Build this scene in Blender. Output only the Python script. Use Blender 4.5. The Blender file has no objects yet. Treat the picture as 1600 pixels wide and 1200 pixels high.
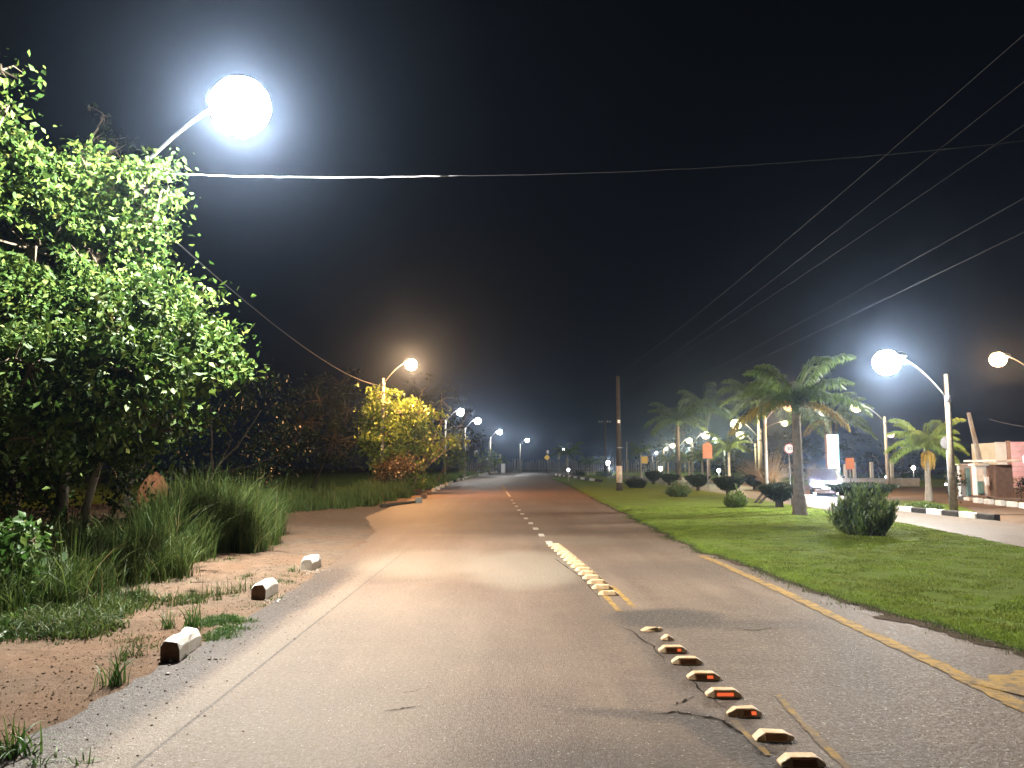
import bpy, math, random
import numpy as np
from mathutils import Vector, Matrix
random.seed(7)
rng = np.random.default_rng(7)
scn = bpy.context.scene
COL = scn.collection

# ------------------------------------------------------------------ camera, world, exposure
CAM_H = 1.6
PITCH = math.radians(6.09)
cam_d = bpy.data.cameras.new('camera'); cam_d.lens = 27.0; cam_d.sensor_width = 36.0
cam_d.clip_start = 0.05; cam_d.clip_end = 2000
cam = bpy.data.objects.new('camera', cam_d); COL.objects.link(cam)
cam.location = (0, 0, CAM_H); cam.rotation_euler = (math.pi / 2 + PITCH, 0, 0)
scn.camera = cam

world = bpy.data.worlds.new('World'); scn.world = world; world.use_nodes = True
wn = world.node_tree; wn.nodes.clear()
wo = wn.nodes.new('ShaderNodeOutputWorld'); wb = wn.nodes.new('ShaderNodeBackground')
wtc = wn.nodes.new('ShaderNodeTexCoord'); wsep = wn.nodes.new('ShaderNodeSeparateXYZ')
wr = wn.nodes.new('ShaderNodeValToRGB')
wr.color_ramp.elements[0].position = 0.0; wr.color_ramp.elements[0].color = (0.0028, 0.0044, 0.0080, 1)
wr.color_ramp.elements[1].position = 0.6; wr.color_ramp.elements[1].color = (0.0016, 0.0020, 0.0030, 1)
wn.links.new(wtc.outputs['Generated'], wsep.inputs[0]); wn.links.new(wsep.outputs[2], wr.inputs[0])
wn.links.new(wr.outputs[0], wb.inputs[0]); wb.inputs[1].default_value = 1.0
wn.links.new(wb.outputs[0], wo.inputs[0])

scn.view_settings.view_transform = 'Standard'; scn.view_settings.look = 'None'
scn.view_settings.exposure = 0.0; scn.view_settings.gamma = 1.0
scn.view_settings.use_curve_mapping = False
scn.render.engine = 'CYCLES'
cy = scn.cycles
cy.use_denoising = True
cy.max_bounces = 5; cy.diffuse_bounces = 2; cy.glossy_bounces = 2; cy.transmission_bounces = 2
cy.transparent_max_bounces = 8; cy.volume_bounces = 0
cy.sample_clamp_indirect = 2.0; cy.sample_clamp_direct = 0.0
cy.use_light_tree = True
WHITE = (1.0, 0.965, 0.90); COOL = (0.90, 0.96, 1.0); SODIUM = (1.0, 0.50, 0.20); WARM = (1.0, 0.86, 0.50); GREENW = (0.80, 1.0, 0.78)

# ------------------------------------------------------------------ geometry of the view
CP, SP = math.cos(PITCH), math.sin(PITCH)
def ray(u, v):
    x = (u - 800) / 1200; z = (600 - v) / 1200
    return Vector((x, CP - z * SP, SP + z * CP))
def at(u, v, Y):
    d = ray(u, v); return d * (Y / d.y) + Vector((0, 0, CAM_H))
def gp(u, v, z=0.0):
    d = ray(u, v); s = (z - CAM_H) / d.z; return Vector((d.x * s, d.y * s, z))
def gX(u, Y):       # ground X seen at column u at distance Y
    return (u - 800) / 1200 * (Y * CP - 1.6 * SP)

# ------------------------------------------------------------------ helpers
def mesh_obj(name, verts, faces, mat=None, parent=None, smooth=False, link=True):
    me = bpy.data.meshes.new(name)
    v = np.asarray(verts, dtype=np.float32).reshape(-1, 3)
    if isinstance(faces, np.ndarray) and faces.ndim == 2:
        n, k = faces.shape
        me.vertices.add(len(v)); me.vertices.foreach_set('co', v.ravel())
        me.loops.add(n * k); me.loops.foreach_set('vertex_index', faces.astype(np.int32).ravel())
        me.polygons.add(n); me.polygons.foreach_set('loop_start', np.arange(0, n * k, k, dtype=np.int32))
        me.update(calc_edges=True)
    else:
        me.from_pydata([tuple(p) for p in v.tolist()], [], [tuple(f) for f in faces])
    if smooth: me.shade_smooth()
    ms = mat if isinstance(mat, (list, tuple)) else ([mat] if mat else [])
    for m in ms: me.materials.append(m)
    o = bpy.data.objects.new(name, me)
    if link: COL.objects.link(o)
    if parent: o.parent = parent
    return o

class MB:
    """collects shapes into one mesh"""
    def __init__(s): s.v = []; s.f = []
    def add(s, v, f):
        b = len(s.v); s.v += [tuple(p) for p in v]; s.f += [tuple(i + b for i in q) for q in f]; return s
    def box(s, c, d, rz=0, taper=0.0, rx=0, ry=0):
        M = Matrix.Rotation(rz, 3, 'Z') @ Matrix.Rotation(ry, 3, 'Y') @ Matrix.Rotation(rx, 3, 'X')
        vs = []
        for z in (-.5, .5):
            k = 1 - taper if z > 0 else 1
            for x, y in ((-.5, -.5), (.5, -.5), (.5, .5), (-.5, .5)):
                vs.append(Vector(c) + M @ Vector((x * d[0] * k, y * d[1] * k, z * d[2])))
        return s.add(vs, [(3, 2, 1, 0), (4, 5, 6, 7), (0, 1, 5, 4), (1, 2, 6, 5), (2, 3, 7, 6), (3, 0, 4, 7)])
    def tube(s, pts, rad, n=8, caps=True):
        pts = [Vector(p) for p in pts]
        if not hasattr(rad, '__len__'): rad = [rad] * len(pts)
        vs = []; up = Vector((0, 0, 1)); prev = None
        for i, p in enumerate(pts):
            t = (pts[min(i + 1, len(pts) - 1)] - pts[max(i - 1, 0)]).normalized()
            if prev is None:
                a = t.cross(up if abs(t.z) < .9 else Vector((1, 0, 0))).normalized()
            else:
                a = (prev - t * prev.dot(t)).normalized()
            prev = a; b = t.cross(a)
            for k in range(n):
                w = 2 * math.pi * k / n; vs.append(p + (a * math.cos(w) + b * math.sin(w)) * rad[i])
        f = []
        for i in range(len(pts) - 1):
            for k in range(n):
                k2 = (k + 1) % n; f.append((i * n + k, i * n + k2, (i + 1) * n + k2, (i + 1) * n + k))
        if caps:
            f.append(tuple(range(n - 1, -1, -1))); f.append(tuple((len(pts) - 1) * n + k for k in range(n)))
        return s.add(vs, f)
    def lathe(s, c, prof, n=16, sx=1, sy=1, rz=0, jitter=0):
        vs = []; f = []
        for (r, z) in prof:
            for k in range(n):
                w = 2 * math.pi * k / n; j = 1 + random.uniform(-jitter, jitter)
                x, y = r * math.cos(w) * sx * j, r * math.sin(w) * sy * j
                vs.append((c[0] + x * math.cos(rz) - y * math.sin(rz), c[1] + x * math.sin(rz) + y * math.cos(rz), c[2] + z))
        for i in range(len(prof) - 1):
            for k in range(n):
                k2 = (k + 1) % n; f.append((i * n + k, i * n + k2, (i + 1) * n + k2, (i + 1) * n + k))
        f.append(tuple(range(n - 1, -1, -1))); f.append(tuple((len(prof) - 1) * n + k for k in range(n)))
        return s.add(vs, f)
    def build(s, name, mat, parent=None, smooth=False):
        return mesh_obj(name, s.v, s.f, mat, parent, smooth)

def empty(name, loc=(0, 0, 0), rz=0):
    o = bpy.data.objects.new(name, None); o.location = loc; o.rotation_euler = (0, 0, rz)
    o.empty_display_size = 0.1; COL.objects.link(o); return o
def tag(o, label=None, cat=None, group=None, kind=None):
    if label: o['label'] = label
    if cat: o['category'] = cat
    if group: o['group'] = group
    if kind: o['kind'] = kind
    return o
def copy_tree(o, parent=None):
    c = o.copy(); COL.objects.link(c); c.parent = parent
    for ch in list(o.children): copy_tree(ch, c)
    return c
def bevel(o, w=0.01, seg=2):
    m = o.modifiers.new('b', 'BEVEL'); m.width = w; m.segments = seg; m.limit_method = 'ANGLE'; return o

# ------------------------------------------------------------------ materials
class NT:
    def __init__(s, name):
        s.m = bpy.data.materials.new(name); s.m.use_nodes = True; s.t = s.m.node_tree; s.t.nodes.clear()
        s.out = s.t.nodes.new('ShaderNodeOutputMaterial')
        s.pos = s.t.nodes.new('ShaderNodeNewGeometry').outputs['Position']
    def n(s, typ, **kw):
        nd = s.t.nodes.new(typ)
        for k, v in kw.items(): setattr(nd, k, v)
        return nd
    def l(s, a, b): s.t.links.new(a, b)
    def put(s, sock, v):
        if isinstance(v, bpy.types.NodeSocket): s.l(v, sock)
        else: sock.default_value = v
    def noise(s, scale, detail=4, rough=.55, vec=None, stretch=None, out='Fac', dist=0):
        nd = s.n('ShaderNodeTexNoise'); nd.inputs['Scale'].default_value = scale
        nd.inputs['Detail'].default_value = detail; nd.inputs['Roughness'].default_value = rough
        nd.inputs['Distortion'].default_value = dist
        v = vec or s.pos
        if stretch:
            mp = s.n('ShaderNodeVectorMath', operation='MULTIPLY'); s.l(v, mp.inputs[0]); mp.inputs[1].default_value = stretch; v = mp.outputs[0]
        s.l(v, nd.inputs['Vector']); return nd.outputs[out]
    def ramp(s, fac, stops):
        r = s.n('ShaderNodeValToRGB'); s.put(r.inputs[0], fac)
        e = r.color_ramp.elements
        while len(e) < len(stops): e.new(0.5)
        for i, (p, c) in enumerate(stops):
            e[i].position = p; e[i].color = (c, c, c, 1) if not hasattr(c, '__len__') else (*c[:3], 1)
        return r.outputs[0]
    def mix(s, fac, a, b, mode='MIX'):
        m = s.n('ShaderNodeMix', data_type='RGBA', blend_type=mode)
        s.put(m.inputs[0], fac)
        for sk, v in ((m.inputs[6], a), (m.inputs[7], b)):
            if isinstance(v, bpy.types.NodeSocket): s.l(v, sk)
            else: sk.default_value = (*v[:3], 1)
        return m.outputs[2]
    def math(s, op, a, b=0.0):
        m = s.n('ShaderNodeMath', operation=op); s.put(m.inputs[0], a); s.put(m.inputs[1], b); return m.outputs[0]
    def mask(s, cx, cy, rx, ry, soft=.35, rz=0, nz=None, amt=.5):
        """irregular stain with its own place on the ground"""
        mp = s.n('ShaderNodeMapping', vector_type='TEXTURE'); s.l(s.pos, mp.inputs[0])
        mp.inputs['Location'].default_value = (cx, cy, 0); mp.inputs['Rotation'].default_value = (0, 0, rz)
        mp.inputs['Scale'].default_value = (rx, ry, 1000)
        ln = s.n('ShaderNodeVectorMath', operation='LENGTH'); s.l(mp.outputs[0], ln.inputs[0])
        d = ln.outputs['Value']
        if nz is not None: d = s.math('ADD', d, s.math('MULTIPLY', s.math('SUBTRACT', nz, .5), amt * 2))
        r = s.n('ShaderNodeMapRange', interpolation_type='SMOOTHSTEP'); s.l(d, r.inputs[0])
        r.inputs[1].default_value = 1 - soft; r.inputs[2].default_value = 1 + soft; r.inputs[3].default_value = 1; r.inputs[4].default_value = 0
        return r.outputs[0]
    def bsdf(s, color, rough=.8, spec=.3, bump=None, bstr=.3, bdist=.02, metal=0, **kw):
        p = s.n('ShaderNodeBsdfPrincipled')
        if isinstance(color, bpy.types.NodeSocket): s.l(color, p.inputs['Base Color'])
        else: p.inputs['Base Color'].default_value = (*color[:3], 1)
        s.put(p.inputs['Roughness'], rough); s.put(p.inputs['Specular IOR Level'], spec); p.inputs['Metallic'].default_value = metal
        if bump is not None:
            b = s.n('ShaderNodeBump'); b.inputs['Strength'].default_value = bstr; b.inputs['Distance'].default_value = bdist
            s.l(bump, b.inputs['Height']); s.l(b.outputs[0], p.inputs['Normal'])
        return p
    def done(s, sh): s.l(sh.outputs[0], s.out.inputs['Surface']); return s.m

def m_simple(name, c1, c2, scale=8, rough=.7, spec=.3, bstr=.3, detail=5, metal=0, obj=False):
    t = NT(name)
    v = t.n('ShaderNodeTexCoord').outputs['Object'] if obj else None
    nz = t.noise(scale, detail, .6, vec=v); fine = t.noise(scale * 9, 3, .6, vec=v)
    c = t.mix(t.ramp(nz, [(.3, 0), (.7, 1)]), c1, c2)
    c = t.mix(t.math('MULTIPLY', fine, .35), c, tuple(x * .45 for x in c2))
    return t.done(t.bsdf(c, rough, spec, fine, bstr, .01, metal))
def m_emit(name, col, strength, clear=False):
    t = NT(name); e = t.n('ShaderNodeEmission'); e.inputs[0].default_value = (*col, 1); e.inputs[1].default_value = strength
    if clear:      # luminous clear cover: the source inside shines through it
        tr = t.n('ShaderNodeBsdfTransparent'); ad = t.n('ShaderNodeAddShader'); t.l(e.outputs[0], ad.inputs[0]); t.l(tr.outputs[0], ad.inputs[1]); t.l(ad.outputs[0], t.out.inputs['Surface'])
    else: t.l(e.outputs[0], t.out.inputs['Surface'])
    try: t.m.cycles.emission_sampling = 'NONE'
    except Exception: pass
    return t.m
def m_leaf(name, dark, mid, light, dead=(.16, .10, .03), rough=.45, trans=.3, spec=.5, patch=None):
    t = NT(name)
    ri = t.n('ShaderNodeNewGeometry').outputs['Random Per Island']
    nz = t.noise(.9, 3, .6)
    c = t.ramp(ri, [(0, dark), (.45, mid), (.93, light), (.965, light), (.985, dead)])
    c = t.mix(t.ramp(nz, [(.35, 0), (.65, .55)]), c, dark)
    if patch:
        c = t.mix(t.ramp(t.noise(.75, 5, .6), [(.44, 0), (.56, .8)]), c, patch[0]); c = t.mix(t.ramp(t.noise(2.6, 5, .65), [(.47, 0), (.60, .8)]), c, patch[1])
    p = t.bsdf(c, rough, spec)
    tr = t.n('ShaderNodeBsdfTranslucent'); t.l(c, tr.inputs[0])
    mx = t.n('ShaderNodeMixShader'); mx.inputs[0].default_value = trans
    t.l(p.outputs[0], mx.inputs[1]); t.l(tr.outputs[0], mx.inputs[2])
    return t.done(mx)

M = {}
M['leaf'] = m_leaf('tree_leaf', (.018, .044, .008), (.052, .105, .017), (.13, .18, .034), trans=.22, rough=.6, spec=.2, dead=(.10, .09, .02))
M['leaf_dark'] = m_leaf('dark_leaf', (.004, .010, .004), (.009, .018, .006), (.020, .034, .010), dead=(.02, .02, .008), spec=.2)  # dark leaves; the wood's lack of lamplight also painted into the tone
M['leaf_lamplit'] = m_leaf('lamplit_leaf', (.05, .09, .012), (.14, .21, .025), (.27, .33, .05))  # lamplight put into the leaf colour, raised above the other trees
M['leaf_dry'] = m_leaf('dry_creeper', (.05, .03, .015), (.12, .075, .03), (.20, .14, .05))
M['leaf_pale'] = m_leaf('dusty_leaf', (.05, .06, .04), (.10, .11, .07), (.17, .18, .13))
M['grass'] = m_leaf('lawn_grass', (.12, .19, .018), (.20, .29, .030), (.28, .36, .05), dead=(.24, .20, .06), rough=.6, spec=.2, patch=((.19, .20, .045), (.06, .09, .012)))
M['tall_grass'] = m_leaf('tall_grass', (.025, .05, .012), (.06, .10, .02), (.13, .17, .04), dead=(.25, .20, .09), rough=.55, spec=.25)
M['weed'] = m_leaf('bright_weed', (.03, .08, .015), (.07, .16, .03), (.18, .26, .06), dead=(.35, .28, .14), rough=.5)
M['palm'] = m_leaf('palm_frond', (.05, .08, .02), (.09, .14, .03), (.15, .21, .05))
M['palm_lit'] = m_leaf('palm_frond_lit', (.17, .27, .05), (.26, .38, .07), (.36, .46, .11))  # palm fronds again, with a lamp's brightness put into the colour
M['palm_dry'] = m_leaf('palm_dry', (.16, .11, .02), (.28, .2, .04), (.36, .27, .06))
M['bark'] = m_simple('bark', (.10, .075, .05), (.22, .18, .13), 10, .9, .1, .8)
M['bark_pale'] = m_simple('pale_bark', (.28, .24, .19), (.5, .45, .38), 9, .85, .1, .6)
M['palm_trunk'] = m_simple('palm_trunk', (.09, .07, .055), (.17, .14, .11), 7, .9, .1, .6)
M['concrete'] = m_simple('pole_concrete', (.20, .19, .16), (.32, .30, .26), 4, .85, .15, .4)
M['galv'] = m_simple('galvanised_steel', (.20, .20, .21), (.32, .32, .32), 14, .5, .5, .1, metal=.6)
M['white_paint'] = m_simple('whitewash', (.50, .46, .40), (.80, .77, .71), 5, .9, .15, .5)
M['dirty_paint'] = m_simple('dirty_whitewash', (.30, .25, .19), (.68, .63, .55), 6, .9, .1, .6)
M['black_paint'] = m_simple('black_paint', (.02, .02, .02), (.05, .045, .04), 7, .8, .2, .5)
M['stone_dark'] = m_simple('unpainted_stone', (.10, .06, .04), (.22, .14, .09), 14, .95, .1, .9)
M['post_wood'] = m_simple('weathered_wood', (.12, .09, .06), (.28, .23, .17), 10, .9, .1, .6)
M['dark_wood'] = m_simple('dark_wood', (.03, .025, .02), (.07, .055, .04), 10, .9, .1, .6)
M['rust'] = m_simple('rust', (.05, .025, .015), (.12, .06, .03), 14, .8, .2, .5)
M['termite'] = m_simple('termite_earth', (.07, .028, .014), (.14, .06, .03), 9, .95, .05, 1.0)
M['wire'] = m_simple('wire_aluminium', (.02, .02, .024), (.04, .04, .045), 20, .7, .3, .1)
M['wire_lit'] = m_simple('wire_lit_stretch', (.4, .4, .42), (.6, .6, .6), 20, .5, .4, .1)  # lamp-lit stretch of the crossing wire, its brightness put into the colour
M['black_plastic'] = m_simple('black_plastic', (.015, .015, .017), (.03, .03, .03), 20, .4, .5, .05)
M['car_paint'] = m_simple('car_paint_dark', (.02, .022, .028), (.03, .032, .04), 3, .25, .6, .0)
M['glass'] = m_simple('dark_glass', (.01, .012, .015), (.015, .018, .02), 3, .08, .8, .0)
M['brick_wall'] = m_simple('brown_render', (.20, .11, .07), (.30, .18, .12), 5, .9, .1, .4)
M['grey_wall'] = m_simple('pale_wall', (.42, .40, .38), (.58, .56, .53), 3, .85, .15, .3)
M['pink_wall'] = m_simple('pink_cladding', (.52, .27, .26), (.62, .36, .34), 3, .6, .3, .1)
M['beige_wall'] = m_simple('beige_cladding', (.38, .34, .27), (.48, .44, .36), 3, .6, .3, .1)
M['teal'] = m_simple('teal_metal', (.10, .20, .19), (.16, .28, .26), 4, .6, .3, .1)
M['orange_sign'] = m_simple('orange_sign', (.26, .085, .02), (.34, .12, .035), 5, .5, .4, .05)
M['yellow_sign'] = m_simple('yellow_sign', (.62, .42, .06), (.72, .50, .09), 5, .5, .4, .05)
M['white_sign'] = m_simple('white_sign', (.66, .66, .64), (.78, .78, .76), 5, .5, .4, .05)
M['grey_sign'] = m_simple('sign_back', (.16, .15, .15), (.24, .23, .23), 6, .5, .4, .1, metal=.3)
M['red'] = m_simple('red_paint', (.35, .02, .02), (.42, .04, .03), 6, .5, .4, .05)
M['blossom'] = m_simple('yellow_flowers', (.45, .25, .03), (.6, .42, .08), 9, .7, .2, .5)

# asphalt of the main road: dusty, patched, with pale aggregate and worn wheel tracks
def m_asphalt(name, base_a, base_b, dust, stains=True, agg=True):
    t = NT(name)
    big = t.noise(.35, 5, .6); streak = t.noise(1.0, 5, .6, stretch=(1.6, .16, 1)); mid = t.noise(3.2, 5, .6); fine = t.noise(60, 4, .7)
    c = t.mix(t.ramp(mid, [(.3, 0), (.7, 1)]), base_a, base_b)
    c = t.mix(t.math('MULTIPLY', t.ramp(streak, [(.38, 0), (.68, 1)]), .75), c, dust)
    c = t.mix(t.math('MULTIPLY', t.ramp(big, [(.40, 0), (.60, 1)]), .6), c, (.085, .058, .038))
    if stains:
        nz = t.noise(1.6, 6, .65); nz2 = t.noise(5, 6, .65)
        tar = (.030, .027, .024)
        for (cx, cy, rx, ry, soft, am, st, rz) in (
                (1.66, 8.35, .62, .52, .28, .28, .97, 0), (2.5, 8.0, .7, .25, .45, .35, .6, 0),   # dark tar blot between the studs
                (1.28, 4.7, .16, .65, .35, .30, .95, .25), (.85, 5.15, .55, .10, .5, .4, .7, -.25), (.5, 4.3, .7, .35, .5, .4, .45, 0),  # hollow beside near studs
                (1.3, 6.5, .18, 1.6, .5, .3, .45, .05), (.75, 13, .25, 4.5, .5, .3, .45, .05),
                (2.7, 6.2, 1.2, 2.6, .6, .35, .5, 0), (1.0, 3.6, 2.2, 1.2, .6, .4, .4, 0), (3.9, 10, .5, 3.5, .5, .4, .3, 0), (2.4, 12, 1.6, 1.2, .6, .4, .30, 0), (-.2, 3.6, 1.6, .5, .6, .4, .25, 0),
                (-2.68, 6.0, .33, 4.6, .35, .35, .88, 0), (-2.72, 10.5, .34, 3.4, .35, .35, .88, 0),
                (0.2, 19, 2.8, .7, .5, .3, .35, 0), (1.4, 27, 1.6, 1.5, .6, .3, .30, 0)):
            c = t.mix(t.math('MULTIPLY', t.mask(cx, cy, rx, ry, soft, rz, nz, am), st), c, tar)
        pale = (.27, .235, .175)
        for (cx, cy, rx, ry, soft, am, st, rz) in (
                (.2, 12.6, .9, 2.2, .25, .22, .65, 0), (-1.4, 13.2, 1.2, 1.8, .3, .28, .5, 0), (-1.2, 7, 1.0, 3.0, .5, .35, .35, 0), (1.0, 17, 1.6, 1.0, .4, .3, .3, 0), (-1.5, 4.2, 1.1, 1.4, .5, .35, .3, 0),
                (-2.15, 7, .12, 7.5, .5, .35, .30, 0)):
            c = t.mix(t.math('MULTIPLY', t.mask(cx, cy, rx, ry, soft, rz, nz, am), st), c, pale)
        for (cx, cy, rx, ry, soft, am, st) in ((-4.6, 20, 1.9, 7.5, .35, .45, .95), (-5.4, 33, 1.1, 9, .4, .4, .9), (-3.3, 14.5, .9, 2.4, .35, .5, .8)):
            c = t.mix(t.math('MULTIPLY', t.mask(cx, cy, rx, ry, soft, 0, nz, am), st), c, (.128, .085, .056))
        # seam crack along the old edge line
        c = t.mix(t.math('MULTIPLY', t.mask(-2.02, 7.5, .012, 7.5, .8, 0, nz2, .5), .75), c, (.03, .026, .022))
        # red dust worked into the far stretch
        c = t.mix(t.math('MULTIPLY', t.mask(-1, 62, 9, 46, .4, 0, nz, .15), .5), c, (.20, .115, .068))
    # aggregate
    vo = t.n('ShaderNodeTexVoronoi'); vo.inputs['Scale'].default_value = 85; t.l(t.pos, vo.inputs['Vector'])
    sep = t.n('ShaderNodeSeparateColor'); t.l(vo.outputs['Color'], sep.inputs[0])
    dot = t.math('MULTIPLY', t.ramp(vo.outputs['Distance'], [(.25, 1), (.42, 0)]), t.ramp(sep.outputs[0], [(.78, 0), (.86, 1)]))
    c = t.mix(t.math('MULTIPLY', fine, .55), c, (.045, .036, .030))
    c = t.mix(t.math('MULTIPLY', dot, .38), c, (.42, .37, .29))
    v2 = t.n('ShaderNodeTexVoronoi'); v2.inputs['Scale'].default_value = 38; t.l(t.pos, v2.inputs['Vector'])
    sp2 = t.n('ShaderNodeSeparateColor'); t.l(v2.outputs['Color'], sp2.inputs[0])
    dt = t.math('MULTIPLY', t.ramp(v2.outputs['Distance'], [(.16, 1), (.26, 0)]), t.ramp(sp2.outputs[0], [(.90, 0), (.93, 1)]))
    c = t.mix(t.math('MULTIPLY', dt, .55), c, (.55, .49, .40))
    dot2 = t.math('MULTIPLY', t.ramp(vo.outputs['Distance'], [(.25, 1), (.45, 0)]), t.ramp(sep.outputs[1], [(.80, 0), (.86, 1)]))
    c = t.mix(t.math('MULTIPLY', dot2, .3), c, (.02, .018, .016))
    h = t.math('ADD', t.math('MULTIPLY', vo.outputs['Distance'], -.5), t.math('ADD', t.math('MULTIPLY', t.noise(22, 5, .7), 1.2), t.math('MULTIPLY', mid, 2.0)))
    return t.done(t.bsdf(c, t.ramp(t.noise(30, 3), [(.3, .50), (.7, .8)]), .26, h, .75, .012))
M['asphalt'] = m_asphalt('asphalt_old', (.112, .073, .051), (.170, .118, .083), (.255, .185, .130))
M['asphalt_far'] = m_asphalt('asphalt_grey', (.16, .155, .145), (.21, .205, .19), (.24, .235, .22), stains=False)
M['asphalt_right'] = m_asphalt('asphalt_right', (.085, .074, .062), (.12, .105, .088), (.16, .135, .105), stains=False)

def m_dirt():
    t = NT('red_dirt')
    big = t.noise(.5, 5, .6); mid = t.noise(4, 6, .65); fine = t.noise(45, 5, .7)
    c = t.mix(t.ramp(mid, [(.3, 0), (.7, 1)]), (.095, .068, .047), (.185, .138, .100))
    c = t.mix(t.math('MULTIPLY', t.ramp(big, [(.4, 0), (.65, 1)]), .6), c, (.18, .095, .05))
    c = t.mix(t.math('MULTIPLY', fine, .4), c, (.08, .05, .03))
    grit = t.noise(140, 3, .8)
    c = t.mix(t.math('MULTIPLY', t.ramp(grit, [(.58, 0), (.66, 1)]), .5), c, (.40, .32, .25))
    c = t.mix(t.math('MULTIPLY', t.ramp(t.noise(14, 5, .7), [(.5, 0), (.68, 1)]), .6), c, (.075, .045, .03))
    h = t.math('ADD', t.math('MULTIPLY', mid, 2.5), t.math('ADD', fine, t.math('MULTIPLY', grit, .5)))
    return t.done(t.bsdf(c, .95, .1, h, .8, .018))
M['dirt'] = m_dirt()
def m_turf():
    t = NT('turf_soil')
    big = t.noise(.45, 5, .6); mid = t.noise(2.2, 6, .7, stretch=(.6, 1.2, 1)); fine = t.noise(38, 5, .75)
    c = t.mix(t.ramp(mid, [(.3, 0), (.7, 1)]), (.12, .18, .020), (.19, .265, .032))
    c = t.mix(t.math('MULTIPLY', t.ramp(big, [(.45, 0), (.7, 1)]), .6), c, (.14, .18, .03))
    c = t.mix(t.math('MULTIPLY', t.ramp(fine, [(.35, 1), (.6, 0)]), .6), c, (.03, .045, .010))
    return t.done(t.bsdf(c, .95, .08, t.math('ADD', fine, t.math('MULTIPLY', mid, 2)), 1.0, .05))
M['turf'] = m_turf()
def m_soil_edge():
    t = NT('dark_soil'); n1 = t.noise(9, 6, .7)
    return t.done(t.bsdf(t.mix(n1, (.035, .024, .016), (.10, .07, .045)), .95, .1, n1, 1, .03))
M['soil'] = m_soil_edge()
def m_worn(name, col, lo, hi, base=(.13, .10, .075)):
    t = NT(name); n1 = t.noise(7, 6, .75); n2 = t.noise(70, 4, .7)
    f = t.ramp(t.math('ADD', t.math('MULTIPLY', n1, .75), t.math('MULTIPLY', n2, .25)), [(lo, 0), (hi, 1)])
    c = t.mix(t.math('MULTIPLY', n2, .5), t.mix(f, base, col), tuple(x * .3 for x in col))
    return t.done(t.bsdf(c, .75, .25, n2, .6, .01))
M['yellow_line'] = m_worn('worn_yellow_paint', (.40, .235, .045), .42, .55, (.14, .10, .06))
M['yellow_faint'] = m_worn('faint_yellow_paint', (.32, .19, .04), .46, .60)
M['white_line'] = m_worn('worn_white_paint', (.60, .55, .46), .34, .46)
def m_stud():
    t = NT('stud_cream'); n1 = t.noise(14, 5, .7); n2 = t.noise(60, 4, .7)
    c = t.mix(t.ramp(n1, [(.4, 0), (.65, 1)]), (.66, .50, .30), (.56, .34, .16)); c = t.mix(t.math('MULTIPLY', n2, .35), c, (.22, .13, .07))
    return t.done(t.bsdf(c, .6, .35, n2, .5, .006))
M['stud'] = m_stud()
M['stud_dirty'] = m_simple('stud_face_dirty', (.28, .13, .07), (.40, .22, .12), 20, .7, .2, .5)
M['reflector'] = m_simple('reflector_amber', (.55, .10, .04), (.75, .16, .06), 60, .3, .6, .2)
M['reflector_lit'] = m_emit('reflector_glow', (1.0, .16, .05), .9)  # glow painted as emission for light the studs send back

# ------------------------------------------------------------------ road layout (X at distance Y)
def interp(tab, y):
    ys = [a for a, b in tab]; xs = [b for a, b in tab]; return float(np.interp(y, ys, xs))
R_L = [(-6, -2.85), (5, -2.85), (8, -2.78), (13, -2.95), (19, -3.3), (24, -4.6), (30, -4.75), (42, -4.9), (66, -5.5), (110, -6.3), (150, -6.9), (190, -4), (230, 12)]
R_R = [(-6, 4.6), (5, 4.5), (6.7, 4.42), (9.5, 3.98), (14.5, 3.62), (22, 3.67), (37, 4.0), (66, 4.6), (107, 5.0), (150, 9), (190, 18), (230, 26)]
LAWN_R = [(-6, 8.6), (8, 9.0), (14.9, 9.9), (20.4, 10.7), (27, 11.15), (48, 12.2), (80, 13.3), (125, 14.2)]
CW_R = [(-6, 13.0), (15, 13.9), (23, 14.3), (28, 14.9), (46, 17.0), (66, 19), (125, 24)]

def strip(name, left, right, ys, z, mat, kind='structure', jit=0, nx=1, parent=None):
    v = []; f = []
    for y in ys:
        a = left(y) + random.uniform(-jit, jit); b = right(y) + random.uniform(-jit, jit)
        for k in range(nx + 1): v.append((a + (b - a) * k / nx, y, z))
    for i in range(len(ys) - 1):
        for k in range(nx):
            a = i * (nx + 1) + k; f.append((a, a + 1, a + nx + 2, a + nx + 1))
    o = mesh_obj(name, v, f, mat, parent)
    if kind and not parent: o['kind'] = kind
    return o

g = mesh_obj('ground', [(-420, -60, -.035), (420, -60, -.035), (420, 640, -.035), (-420, 640, -.035)], [(0, 1, 2, 3)], M['dirt']); g['kind'] = 'structure'
ysn = list(np.arange(-6, 30, .12)) + list(np.arange(30, 112, 1.0))
strip('road', lambda y: interp(R_L, y), lambda y: interp(R_R, y), ysn, 0.0, M['asphalt'], jit=.035, nx=4)
strip('road', lambda y: interp(R_L, y) - .3, lambda y: interp(R_R, y) + .2, list(np.arange(108, 231, 3)), 0.006, M['asphalt_far'], nx=2)
strip('road', lambda y: interp(LAWN_R, y) - .05, lambda y: interp(CW_R, y), list(np.arange(-6, 126, .8)), -.004, M['asphalt_right'], nx=2)

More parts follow.
